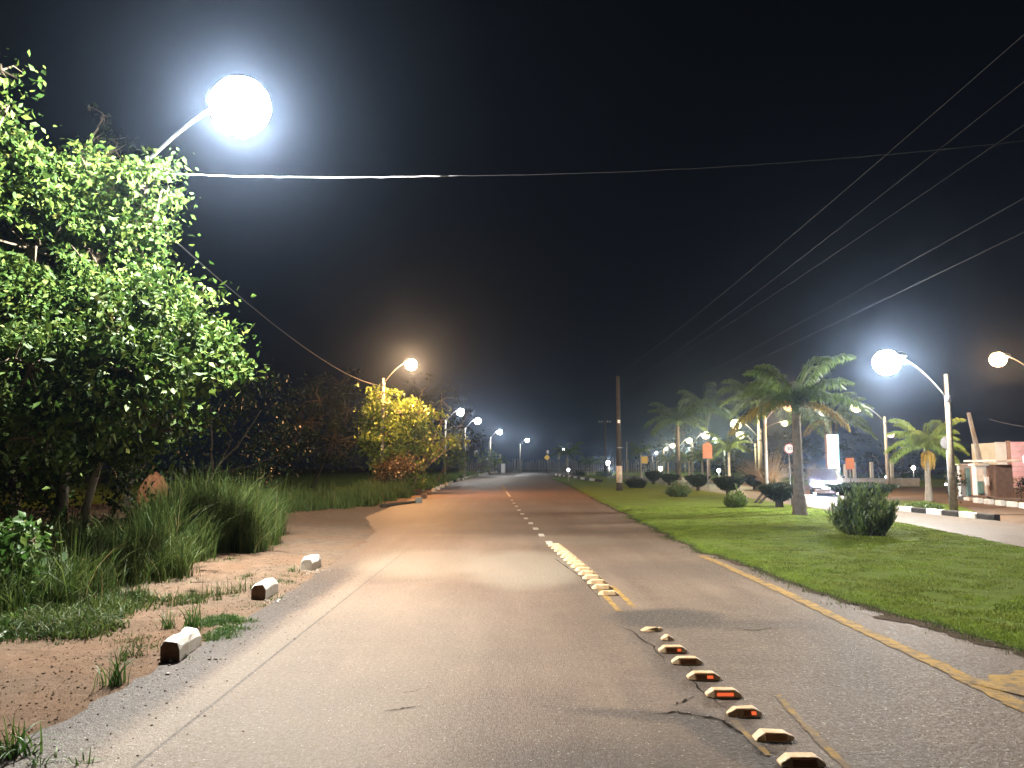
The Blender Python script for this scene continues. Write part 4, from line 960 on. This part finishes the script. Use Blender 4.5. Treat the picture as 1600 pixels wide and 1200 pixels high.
# ------------------------------------------------------------------ clipped shrubs, agaves, bushes
def bowl_shrub(u, v, wpx, top_v, bot_v, label, trk=.12):
    b = gp(u, v); Y = b.y; root = empty('bowl_shrub', b); tag(root, label, 'clipped shrub', 'shrubs clipped into bowls on the lawn')
    zt = at(u, top_v, Y).z; zb = at(u, bot_v, Y).z; R = wpx * Y / 2400
    m = MB().lathe((0, 0, -.03), [(trk * 1.25, 0), (trk, .12), (trk * .95, (zb + .1) * .7), (trk * 1.1, zb + .18)], 12, jitter=.12).build('trunk', M['dark_wood'], root, True)
    n = int(min(16000, 9000 * R * R + 3000)); a = rng.random(n) * 6.283; t = rng.random(n)
    side = rng.random(n) < .62; h = zt - zb
    tt = np.where(side, t, 1.0); rr = np.where(side, R * (.18 + .82 * np.sqrt(tt)), R * np.sqrt(rng.random(n)))
    zz = zb + h * np.where(side, tt * .92, .80 + .22 * (1 - (rr / R) ** 2)) + rng.normal(size=n) * .025
    rr = rr * (1 + .05 * np.sin(a * 5 + u) + (.09 * np.sin(a * 3 + u * 1.3) + .07 * rng.normal(size=n)))
    V, F = leaf_mesh(np.stack([rr * np.cos(a), rr * np.sin(a), zz], 1), .05 * (.7 + .7 * rng.random(n)) * max(1, Y / 32))
    o = mesh_obj('clipped_crown', V, F, M['leaf_dark'], root); o['kind'] = 'stuff'
    MB().lathe((0, 0, 0), [(R * .15, zb + .02), (R * .55, zb + h * .28), (R * .88, zb + h * .74), (R * .86, zb + h * .86), (R * .4, zb + h * .97)], 16).build('inner_growth', M['leaf_dark'], root, True)
    return root
bowl_shrub(1218, 796, 56, 757, 781, 'large dark bowl-clipped shrub on a thick trunk, left of the tallest palm', .15)
bowl_shrub(1138, 779, 46, 746, 765, 'dark bowl-clipped shrub behind the low spiky agave', .11)
bowl_shrub(1091, 769, 34, 743, 759, 'dark bowl-clipped shrub left of the orange sign post', .11)
bowl_shrub(1347, 796, 92, 756, 776, 'widest dark flat-topped clipped shrub behind the big spiky bush', .17)
bowl_shrub(1179, 765, 30, 744, 758, 'small dark clipped shrub behind the leaning stakes', .12)
bowl_shrub(1046, 759, 26, 742, 752, 'small dark clipped shrub left of the bottle-trunked palm', .14)
bowl_shrub(1021, 758, 24, 738, 750, 'dark clipped shrub right of the small yellow sign', .16)
def agave_bush(u, v, wpx, hpx, label, n=420, mat='palm', spiky=True):
    b = gp(u, v); Y = b.y; R = wpx * Y / 2400; H = hpx * Y / 1200; root = empty('spiky_bush', (b.x, b.y, float(lawn_z(b.x, b.y)) - .02)); tag(root, label, 'bush')
    a = rng.random(n) * 6.283; r = R * .62 * np.sqrt(rng.random(n)); P = np.stack([r * np.cos(a), r * np.sin(a), np.zeros(n)], 1)
    # stems rise and lean outwards
    V = []; F = []; bb = 0
    m = MB()
    for i in range(n):
        h = H * random.uniform(.55, 1.22) * (1 - .42 * (r[i] / (R * .62)) ** 2) * (.84 + .16 * math.sin(a[i] * 3 + r[i] * 9)); out = Vector((math.cos(a[i]), math.sin(a[i]), 0)) * R * .42 * (r[i] / (R * .62)) * random.uniform(.5, 1.2)
        p0 = Vector(P[i]); p1 = p0 + out + Vector((random.uniform(-.05, .05), random.uniform(-.05, .05), h))
        k = 14
        ts = rng.random(k) ** .7
        pts = np.array([tuple(p0.lerp(p1, t)) for t in ts]); V.append(pts)
        if i % 5 == 0: m.tube([p0, p1], [.012, .005], 4, False)
    P = np.concatenate(V); nn = len(P); d = np.stack([rng.normal(size=nn) * .45, rng.normal(size=nn) * .45, .75 + .4 * rng.random(nn)], 1); d /= np.linalg.norm(d, axis=1)[:, None]
    w = np.cross(d, rng.normal(size=(nn, 3))); w /= np.linalg.norm(w, axis=1)[:, None]; s = (.11 + .10 * rng.random(nn))[:, None] * max(1, H / .9)
    VV = np.stack([P, P + d * s * .5 + w * s * .09, P + d * s, P + d * s * .5 - w * s * .09], 1).reshape(-1, 3); i = np.arange(nn)[:, None] * 4
    FF = np.concatenate([i + [0, 1, 2], i + [0, 2, 3]], 1).reshape(-1, 3)
    o = mesh_obj('pointed_leaves', VV, FF, M[mat], root); o['kind'] = 'stuff'
    m.build('stems', M['dark_wood'], root); return root
agave_bush(1350, 839, 98, 70, 'large dense bush of upright pointed leaves on the lawn at the right', 420, mat='leaf_agave' if 'leaf_agave' in M else 'palm')
agave_bush(1150, 797, 36, 22, 'low bushy agave in front of the second bowl shrub', 170)
agave_bush(1153, 796, 10, 32, 'upright spike of leaves growing from the low agave', 26)
agave_bush(1060, 778, 40, 21, 'rounded low leafy bush right of the power pole', 260)
agave_bush(994, 764, 36, 16, 'dark low hedge bush just right of the power pole foot', 200, mat='leaf_dark')
agave_bush(905, 744.5, 22, 10, 'dark rounded bush at the far end of the lawn', 90, mat='leaf_dark')
agave_bush(945, 746, 28, 12, 'dark hedge bush under the low white lamp', 110, mat='leaf_dark')
agave_bush(1445, 796, 60, 9, 'low ground plants around the foot of the small bright palm', 110, mat='palm')
def twig_shrub(base_uv, blobs, label, leafn=500):
    b = gp(*base_uv); root = empty('twiggy_shrub', (b.x, b.y, 0)); tag(root, label, 'shrub'); B = px_blobs(blobs, (b.x, b.y)); m = MB()
    m.tube([(0, 0, -.05), (0, 0, .5)], [.09, .07], 8)
    for (c, r, k) in B:
        for j in range(46):
            d = Vector(rng.normal(size=3)).normalized(); d.z = abs(d.z) * .9 - .15; e = Vector(c) + d * r * random.uniform(.6, 1.1); s = Vector((c[0] * .25, c[1] * .25, .5 + .3 * random.random()))
            mid = s.lerp(e, .55) + Vector(rng.normal(size=3)) * .15 * r; m.tube([s, mid, e], [.020, .012, .005], 4, False)
    m.build('branches', M['bark_pale'], root); foliage('leaves', B, M['leaf_pale'], root, .09, leafn, .25, .8); return root
twig_shrub((1205, 768), [(1165, 730, 20, 56, .7), (1200, 738, 26, 54, .7), (1230, 735, 24, 54, .7), (1210, 715, 18, 55, .5)], 'tangled pale bare-branched shrub behind the bowl shrubs', 420)
twig_shrub((1275, 766), [(1270, 732, 18, 58, .7), (1285, 745, 14, 58, .7), (1262, 750, 16, 57, .7)], 'pale dusty shrub between the tallest palm and the totem', 420)
tree('dark tree between the orange sign and the pale lamp pole', (gp(1128, 752).x, gp(1128, 752).y), [(1122, 722, 12, 80, .7), (1136, 718, 14, 80, .7), (1150, 728, 14, 80, .7), (1130, 735, 14, 80, .7)], 'leaf_dark', 'bark', .1, dens=260, leaf=.25, clump=.3)
tree('dark broad tree behind the small bright palm and the low wall', (gp(1410, 752).x, gp(1410, 752).y), [(1375, 725, 20, 78, .5), (1410, 718, 24, 78, .5), (1345, 730, 16, 78, .5), (1440, 728, 18, 78, .5)], 'leaf_dark', 'bark', .14, dens=200, leaf=.3, clump=.35)
tree('large dim tree behind the row of far lamps', (gp(1060, 742).x, gp(1060, 742).y), [(1040, 690, 22, 150, .5), (1068, 680, 26, 150, .5), (1100, 692, 22, 150, .5), (1015, 712, 18, 150, .5), (1085, 712, 26, 150, .5), (1130, 700, 22, 150, .5)], 'leaf_dark', 'bark', .3, dens=60, leaf=.6, clump=.8)
tree('large dim tree behind the lamps between the two middle palms', (gp(1210, 745).x, gp(1210, 745).y), [(1175, 705, 24, 120, .5), (1215, 700, 28, 120, .5), (1255, 705, 26, 120, .5), (1290, 700, 26, 120, .5), (1235, 725, 26, 120, .5), (1330, 700, 26, 120, .5)], 'leaf_dark', 'bark', .3, dens=70, leaf=.55, clump=.7)
tree('dark bush growing against the concrete lamp pole', (gp(1494, 792).x, gp(1494, 792).y), [(1494, 738, 9, 30.5, 1), (1497, 755, 10, 30.5, 1), (1492, 770, 9, 30.5, 1), (1480, 745, 8, 31, .8)], 'leaf_dark', 'bark', .05, dens=1500, leaf=.09, clump=.12, name='leafy_shrub', cat='shrub')
# stakes beside the big bowl shrub
for (a, b, lab) in (((1176, 789), (1197, 764), 'left dark stake leaning against the large bowl shrub'), ((1183, 790), (1204, 766), 'right dark stake leaning against the large bowl shrub')):
    p = gp(*a); q = at(b[0], b[1], p.y + .25); o = MB().tube([p - Vector((0, 0, .05)), q], .055, 7).build('leaning_stake', M['dark_wood'], None, True); tag(o, lab, 'stake', 'stakes leaning on the bowl shrub')
p = gp(1238, 794); root = empty('low_marker_post', p); tag(root, 'short dark post with a crosspiece between bowl shrub and tallest palm', 'post')
MB().box((0, 0, .25), (.05, .05, .55)).build('post', M['dark_wood'], root); MB().box((-.12, 0, .48), (.36, .04, .07)).build('crosspiece', M['dark_wood'], root)

# ------------------------------------------------------------------ signs
def glyph(ch, size, mat, parent, loc):
    cu = bpy.data.curves.new('digits', 'FONT'); cu.body = ch; cu.size = size; cu.align_x = 'CENTER'; cu.align_y = 'CENTER'; cu.extrude = .003
    t = bpy.data.objects.new('digits', cu); COL.objects.link(t); bpy.context.view_layer.update()
    me = bpy.data.meshes.new_from_object(t); bpy.data.objects.remove(t); o = bpy.data.objects.new('digits', me); COL.objects.link(o); me.materials.clear(); me.materials.append(mat)
    o.parent = parent; o.location = loc; o.rotation_euler = (math.pi / 2, 0, 0); return o
def disc(mb, c, r, th=.02, n=28):
    vs = []
    for y in (-th / 2, th / 2):
        for k in range(n): w = 2 * math.pi * k / n; vs.append((c[0] + r * math.cos(w), c[1] + y, c[2] + r * math.sin(w)))
    return mb.add(vs, [tuple(range(n)), tuple(range(2 * n - 1, n - 1, -1))] + [(k, k + n, (k + 1) % n + n, (k + 1) % n) for k in range(n)])
def sign(u, v, h, shape, mat, label, w=.5, hh=.5, post='galv', rz=0.0, text=None, pr=.03):
    b = gp(u, v); root = empty('road_sign', b, rz); tag(root, label, 'road sign'); MB().tube([(0, .04, -.05), (0, .04, h + hh * .4)], pr, 8).build('post', M[post], root, True)
    m = MB()
    if shape == 'disc': disc(m, (0, 0, h), w)
    elif shape == 'diamond': m.add([(0, -.01, h - w), (w, -.01, h), (0, -.01, h + w), (-w, -.01, h), (0, .01, h - w), (w, .01, h), (0, .01, h + w), (-w, .01, h)], [(0, 1, 2, 3), (7, 6, 5, 4), (0, 4, 5, 1), (1, 5, 6, 2), (2, 6, 7, 3), (3, 7, 4, 0)])
    elif shape == 'house': m.add([(x, y, z) for y in (-.01, .01) for x, z in ((-w, h - hh), (w, h - hh), (w, h + hh * .6), (0, h + hh), (-w, h + hh * .6))], [(0, 1, 2, 3, 4), (9, 8, 7, 6, 5)] + [(k, k + 5, (k + 1) % 5 + 5, (k + 1) % 5) for k in range(5)])
    else: m.box((0, 0, h), (2 * w, .02, 2 * hh))
    m.build('panel', M[mat], root)
    if text:
        disc(MB(), (0, 0, 0), 1)
        r = MB(); n = 32; vs = []
        for y in (-.022, -.012):
            for rad in (w * .99, w * .84):
                for k in range(n): a = 2 * math.pi * k / n; vs.append((rad * math.cos(a), y, h + rad * math.sin(a)))
        f = []
        for k in range(n):
            k2 = (k + 1) % n; f += [(k, k2, n + k2, n + k), (2 * n + k, 3 * n + k, 3 * n + k2, 2 * n + k2), (k, 2 * n + k, 2 * n + k2, k2), (n + k, n + k2, 3 * n + k2, 3 * n + k)]
        r.add(vs, f).build('red_rim', M['red'], root); glyph(text, w * 1.05, M['black_plastic'], root, (0, -.017, h))
    return root
sign(1236, 779, 2.45, 'disc', 'white_sign', 'round white speed limit sign reading 30 left of the tallest palm trunk', .26, text='30')
sign(1107, 770, 2.55, 'house', 'orange_sign', 'orange-brown upright sign panel on a thin post right of the clipped shrub', .31, .50, rz=.2)
sign(1330, 768, 1.75, 'rect', 'orange_sign', 'orange rectangular sign beyond the widest clipped shrub', .27, .36)
sign(1008, 753, 2.2, 'rect', 'yellow_sign', 'small yellow sign behind the thin grey pole', .30, .34)
sign(855, 742, 3.1, 'diamond', 'yellow_sign', 'yellow diamond warning sign at the road bend', .55)
sign(856, 741, 4.3, 'rect', 'white_sign', 'small white plate standing above the yellow diamond sign', .22, .32, rz=.3)
sign(744, 743, 3.9, 'disc', 'white_sign', 'round pale sign near the bushy shrub at the left kerb', .36)
sign(781, 739.5, 3.7, 'rect', 'white_sign', 'narrow white sign on a post before the far fence', .28, .5)
o = MB().box((0, 0, 1.3), (.9, .5, 2.0)).box((0, 0, 2.38), (1.0, .6, .12)).build('roadside_cabinet', M['white_sign']); p = gp(786, 738.6); o.location = (p.x, p.y, -.3); tag(o, 'white roadside cabinet in front of the far fence', 'cabinet'); bevel(o, .03, 2)
sign(1486, 797, 2.45, 'disc', 'grey_sign', 'round sign turned away, dark back showing beside the concrete lamp pole', .24)

# glowing totem
b = gp(1303, 766); root = empty('advertising_totem', (b.x, b.y, 0), .12); tag(root, 'tall slim totem glowing white behind the palm fronds', 'totem')
hT = at(1300, 678, b.y).z
mw = m_emit('totem_face', (.86, .97, 1.0), 2.6); mc = m_emit('totem_edge', (.25, .9, .8), .9)
MB().box((0, 0, hT * .47), (.80, .22, hT * .82)).build('light_box', mw, root); MB().box((0, 0, hT * .935), (.80, .22, hT * .10)).build('top_light_box', mw, root)
MB().box((.415, 0, hT * .5), (.03, .24, hT)).build('edge_strip', mc, root); MB().box((-.415, 0, hT * .5), (.03, .24, hT)).build('side_panel', M['brick_wall'], root)
ld = bpy.data.lights.new('totem_light', 'POINT'); ld.energy = 260; ld.color = (.86, .97, 1); ld.shadow_soft_size = .3; lo = bpy.data.objects.new('totem_light', ld); COL.objects.link(lo); lo.parent = root; lo.location = (0, -.6, hT * .6)

# ------------------------------------------------------------------ car with headlights on
def car(x, y, rz, label):
    root = empty('parked_car', (x, y, 0), rz); tag(root, label, 'car')
    # side profile (y forward = -y towards camera), swept across the width in stations
    prof_l = [(-2.1, .35), (-2.12, .62), (-1.95, .80), (-1.1, .93), (-.45, 1.38), (.1, 1.47), (.9, 1.44), (1.55, 1.08), (2.0, 1.0), (2.08, .6), (2.02, .33)]
    st = [(-.85, .90, .94), (-.80, .97, .985), (-.62, 1, 1), (.62, 1, 1), (.80, .97, .985), (.85, .90, .94)]
    vs = []; m = len(prof_l)
    for (xx_, k, kz) in st:
        for (py, pz) in prof_l:
            xx2 = xx_ * (.80 if pz > 1.2 else 1); vs.append((xx2, py * k, .33 + (pz - .33) * kz))
    f = []
    for s in range(len(st) - 1):
        for i in range(m): f.append((s * m + i, (s + 1) * m + i, (s + 1) * m + (i + 1) % m, s * m + (i + 1) % m))
    f += [tuple(range(m - 1, -1, -1)), tuple((len(st) - 1) * m + k for k in range(m))]
    mesh_obj('body', vs, f, M['car_paint'], root, True); 
    MB().add([(-.60, -1.06, .96), (.60, -1.06, .96), (.52, -.50, 1.36), (-.52, -.50, 1.36)], [(0, 1, 2, 3)]).add([(-.60, -1.085, .965), (.60, -1.085, .965), (.52, -.525, 1.365), (-.52, -.525, 1.365)], [(0, 1, 2, 3)]).build('windscreen', M['glass'], root)
    MB().box((0, -2.115, .50), (1.1, .04, .16)).build('grille', M['black_plastic'], root); MB().box((0, -2.14, .42), (.42, .02, .12)).build('number_plate', M['white_sign'], root)
    for s in (-1, 1):
        w = empty('wheel', (s * .76, -1.3, .32)); 
        for yy_ in (-1.3, 1.28):
            t = MB(); vs2 = []; N = 20
            pr = [(.20, -.10), (.31, -.10), (.33, -.06), (.33, .06), (.31, .10), (.20, .10)]
            for (r, o_) in pr:
                for k in range(N): a = 2 * math.pi * k / N; vs2.append((o_, r * math.cos(a), r * math.sin(a)))
            ff = []
            for i in range(len(pr) - 1):
                for k in range(N): ff.append((i * N + k, i * N + (k + 1) % N, (i + 1) * N + (k + 1) % N, (i + 1) * N + k))
            tyre = mesh_obj('wheel', vs2, ff, M['black_plastic'], root, True); tyre.location = (s * .74, yy_, .33)
            rim = MB().lathe((0, 0, 0), [(.20, -.05), (.19, .03), (.05, .05)], 16).build('rim', M['galv'], tyre, True); rim.rotation_euler = (0, math.pi / 2 * s, 0)
        bpy.data.objects.remove(w)
        MB().lathe((s * .60, 0, 0), [(.02, .05), (.08, .04), (.11, 0)], 14).build('headlight', m_emit('headlight_glow', (.95, .97, 1), 160), root, True)
        hl = root.children[-1]; hl.rotation_euler = (math.pi / 2, 0, 0); hl.location = (0, -2.09, .66)
        gl_ = bpy.data.lights.new('headlight_bulb', 'POINT'); gl_.energy = 1500; gl_.color = (.92, .96, 1); gl_.shadow_soft_size = .08
        go_ = bpy.data.objects.new('headlight_bulb', gl_); COL.objects.link(go_); go_.parent = root; go_.location = (s * .60, -2.24, .66)
        MB().box((s * .93, -.75, .98), (.16, .10, .11)).build('wing_mirror', M['car_paint'], root)
    ld = bpy.data.lights.new('headlight_beam', 'SPOT'); ld.energy = 1300; ld.color = (.95, .97, 1); ld.spot_size = math.radians(80); ld.spot_blend = .8; ld.shadow_soft_size = .12
    lo = bpy.data.objects.new('headlight_beam', ld); COL.objects.link(lo); lo.parent = root; lo.location = (0, -2.3, .68); lo.rotation_euler = (math.radians(88), 0, math.pi)
    return root
cp = gp(1291, 772); car(cp.x, cp.y, math.atan2(cp.x, cp.y) * -1 + math.pi * 0 + .0, 'dark car facing the camera with dazzling white headlights')

# ------------------------------------------------------------------ walls, gate, pink building on the right
def wall_box(name, label, cat, u0, u1, v_base, Y, h, th, mat, cap=None, kind=None):
    x0 = gX(u0, Y); x1 = gX(u1, Y); root = empty(name, ((x0 + x1) / 2, Y, 0)); tag(root, label, cat)
    MB().box((0, 0, h / 2 - .02), (x1 - x0, th, h)).build('wall', M[mat], root)
    if cap: MB().box((0, 0, h + .03), (x1 - x0 + .06, th + .08, .07)).build('coping', M[cap], root)
    return root
r = wall_box('low_wall', 'long low whitewashed wall behind the widest clipped shrub', 'wall', 1312, 1436, 764, 62, .55, .2, 'white_paint', 'white_paint')
for (u, hh_) in ((1336, 1.35), (1363, 1.35), (1395, 1.6), (1322, 1.2)):
    x = gX(u, 62) - r.location.x; MB().box((x, .0, .62 + hh_ / 2 - .02), (.22, .18, hh_ - .1)).build('pillar', M['white_paint'], r)
root = empty('bar_fence', (gX(1348, 63.2), 63.2, 0)); tag(root, 'dark metal bar fence behind the low whitewashed wall', 'fence')
for k in range(44): MB().box((-1.5 + k * .075 * 1.9 - 1.6, 0, .95), (.025, .025, 1.5)).build('bar', M['black_paint'], root)
MB().box((0, .03, 1.62), (6.4, .03, .04)).build('top_rail', M['black_paint'], root); MB().box((0, .03, .40), (6.4, .03, .04)).build('bottom_rail', M['black_paint'], root)
# gate group
Yg = 37.0
def bx(u0, u1, v0, v1, Y, th):
    a = at(u0, v1, Y); b = at(u1, v0, Y); z0 = max(a.z, -.03); return ((a.x + b.x) / 2, Y, (z0 + b.z) / 2), (b.x - a.x, th, b.z - z0)
def simple(name, label, cat, parts):
    c0 = parts[0][1]; root = empty(name, (c0[0], c0[1], 0)); tag(root, label, cat)
    for (pn, c, d, mt) in parts:
        o = MB().box((c[0] - c0[0], c[1] - c0[1], c[2]), d).build(pn, M[mt], root); bevel(o, .015, 1)
    return root
c, d = bx(1500, 1523, 727, 776, 40, .25); c2, d2 = bx(1511, 1524, 731, 774, 39.8, .12)
simple('plot_wall', 'pale wall with a white coping left of the brown pillar', 'wall', [('wall', c, d, 'grey_wall'), ('coping', (c[0], c[1], c[2] + d[2] / 2 + .04), (d[0] + .15, .4, .08), 'white_paint'), ('panel', c2, d2, 'teal')])
c, d = bx(1524, 1537, 728, 774, 37.5, .4); c2, d2 = bx(1528, 1536, 752, 772, 37.2, .1)
simple('gate_pillar', 'white pillar with a teal gate leaf at its foot, left of the brown wall', 'gate pillar', [('pillar', c, d, 'white_paint'), ('cap', (c[0], c[1], c[2] + d[2] / 2 + .06), (d[0] + .2, .6, .12), 'white_paint'), ('gate_leaf', c2, d2, 'teal')])
c, d = bx(1537, 1561, 726, 776, 38, 2.0); c2, d2 = bx(1540, 1544.5, 745, 759, 36.8, .1); c3, d3 = bx(1530, 1568, 718.5, 722, 37.4, 2.6)
simple('guard_house', 'brown guard house with a white lit plate and a thin pale awning', 'guard house', [('wall', c, d, 'brick_wall'), ('plate', c2, d2, 'white_sign'), ('awning', c3, d3, 'white_paint')])
# pink clad building
root = empty('clad_building', (gX(1610, 41), 41, 0)); tag(root, 'boxy building with beige and pink horizontal cladding at the right edge', 'building')
cx0 = root.location.x
z1 = at(1560, 690, 41).z; zb = at(1580, 760, 41).z
def bpart(nm, u0, u1, za, zb_, dy, th, mat):
    a = gX(u0, 41 + dy) - cx0; b = gX(u1, 41 + dy) - cx0; return MB().box(((a + b) / 2, dy, (za + zb_) / 2), (b - a, th, zb_ - za)).build(nm, M[mat], root)
bpart('wall', 1556, 1700, -.03, z1, 2.2, 4.0, 'beige_wall')
for k in range(3): bpart('beige_panel', 1560, 1577, z1 * k / 3 + .02, z1 * (k + 1) / 3 - .02, .16, .08, 'beige_wall')
bpart('dark_column', 1577.5, 1583, 0, z1 + .05, .12, .12, 'brick_wall')
for k in range(9): bpart('pink_board', 1583.5, 1690, .5 + (z1 - .5) * k / 9 + .015, .5 + (z1 - .5) * (k + 1) / 9 - .01, .14, .09, 'pink_wall')
bpart('base_wall', 1560, 1690, 0, .46, -.3, .5, 'brick_wall')
ld = bpy.data.lights.new('wall_light', 'POINT'); ld.energy = 330; ld.color = (1, .88, .84); ld.shadow_soft_size = .2
# its wall lamp
wl = empty('wall_lamp', (gX(1606, 38.6), 38.6, 0)); tag(wl, 'lamp on a short post lighting the pink cladding, just outside the view', 'lamp')
MB().tube([(0, 0, -.05), (0, 0, 1.9)], .05, 8).build('post', M['galv'], wl, True); MB().lathe((0, 0, 2.0), [(.10 * math.cos(a), .10 * math.sin(a)) for a in np.linspace(-1.4, 1.4, 8)], 12).build('globe', m_emit('wall_lamp_glow', (1, .9, .85), 14), wl, True)
lo = bpy.data.objects.new('wall_light', ld); COL.objects.link(lo); lo.parent = wl; lo.location = (0, .3, 2.0)
fl = tree('row of yellow flowers on the base wall of the pink building', (gX(1575, 39.6), 39.6), [(1570, 750, 3.5, 40, 1.2), (1576, 748, 4, 40, 1.2), (1582, 751, 3.5, 40, 1.2)], 'palm_dry', 'bark', .02, dens=3000, leaf=.09, clump=.07, twig=False, name='flowering_plant', cat='flowers')
tree('dark round bush at the right edge before the base wall', (gX(1596, 37), 37), [(1594, 752, 9, 37, 1), (1602, 760, 10, 37, 1), (1590, 768, 8, 37, .8)], 'leaf_dark', 'bark', .04, dens=2200, leaf=.09, clump=.12, name='leafy_shrub', cat='shrub')

# ------------------------------------------------------------------ long fence of posts beyond the road bend
fn = empty('post_fence', (0, 205, 0)); tag(fn, 'long fence of pale upright posts curving behind the road bend', 'fence')
me = None; pts = []
for k in range(118):
    s = k / 117; x = -13 + s * 47; y = 175 + 60 * math.sin(math.pi * min(1, s * .9 + .12)) * .75; pts.append((x, y))
for i, (x, y) in enumerate(pts):
    if me is None:
        o = MB().lathe((0, 0, -.1), [(.11, 0), (.10, 1.5), (.085, 3.1), (.03, 3.2)], 6).build('post', M['bark_pale'], fn); me = o.data
    else: o = bpy.data.objects.new('post', me); COL.objects.link(o); o.parent = fn
    o.location = (x, y - 205, 0); hs = random.uniform(.75, 1.25); o.scale = (random.uniform(.7, 1.4), 1, hs); o.rotation_euler = (0, random.uniform(-.05, .05), 0)
MB().tube([(x, y - 205 + .1, 1.2) for x, y in pts], .02, 4, False).build('wire_strand', M['wire'], fn); MB().tube([(x, y - 205 + .1, 2.2) for x, y in pts], .02, 4, False).build('wire_strand', M['wire'], fn)

# earth mound behind the tall grass
p = Vector((gX(242, 18.5), 18.5, 0)); vs = []; f = []; NR = 26; NZ = 18
for i in range(NZ + 1):
    t = i / NZ
    for k in range(NR):
        a = 2 * math.pi * k / NR; r = .58 * (1 - t) ** .55 + .03; r *= 1 + .16 * math.sin(3 * a + t * 4) + .10 * math.sin(7 * a - t * 9) + random.uniform(-.05, .05)
        vs.append((r * math.cos(a) + .05 * math.sin(t * 5), r * math.sin(a), 1.5 * t + random.uniform(-.02, .02)))
for i in range(NZ):
    for k in range(NR): f.append((i * NR + k, i * NR + (k + 1) % NR, (i + 1) * NR + (k + 1) % NR, (i + 1) * NR + k))
f.append(tuple(NZ * NR + k for k in range(NR)))
o = mesh_obj('termite_mound', vs, f, M['termite'], None, True); o.location = (p.x, p.y, -.05); tag(o, 'tall cone of reddish earth half hidden behind the grass bank', 'earth mound')

# ------------------------------------------------------------------ thin air volume added to give the lamps glare halos
hz = MB().box((0, 290, 7.8), (846, 706, 18.0)).build('halo_haze', None); hz['kind'] = 'stuff'
hz.location = (0, 0, 0)
hm = bpy.data.materials.new('halo_haze_volume'); hm.use_nodes = True; ht = hm.node_tree; ht.nodes.clear()
ho_ = ht.nodes.new('ShaderNodeOutputMaterial'); hv = ht.nodes.new('ShaderNodeVolumePrincipled')
hv.inputs['Color'].default_value = (.50, .68, 1.0, 1); hv.inputs['Density'].default_value = .00052; hv.inputs['Anisotropy'].default_value = .93
ht.links.new(hv.outputs[0], ho_.inputs['Volume']); hz.data.materials.append(hm)
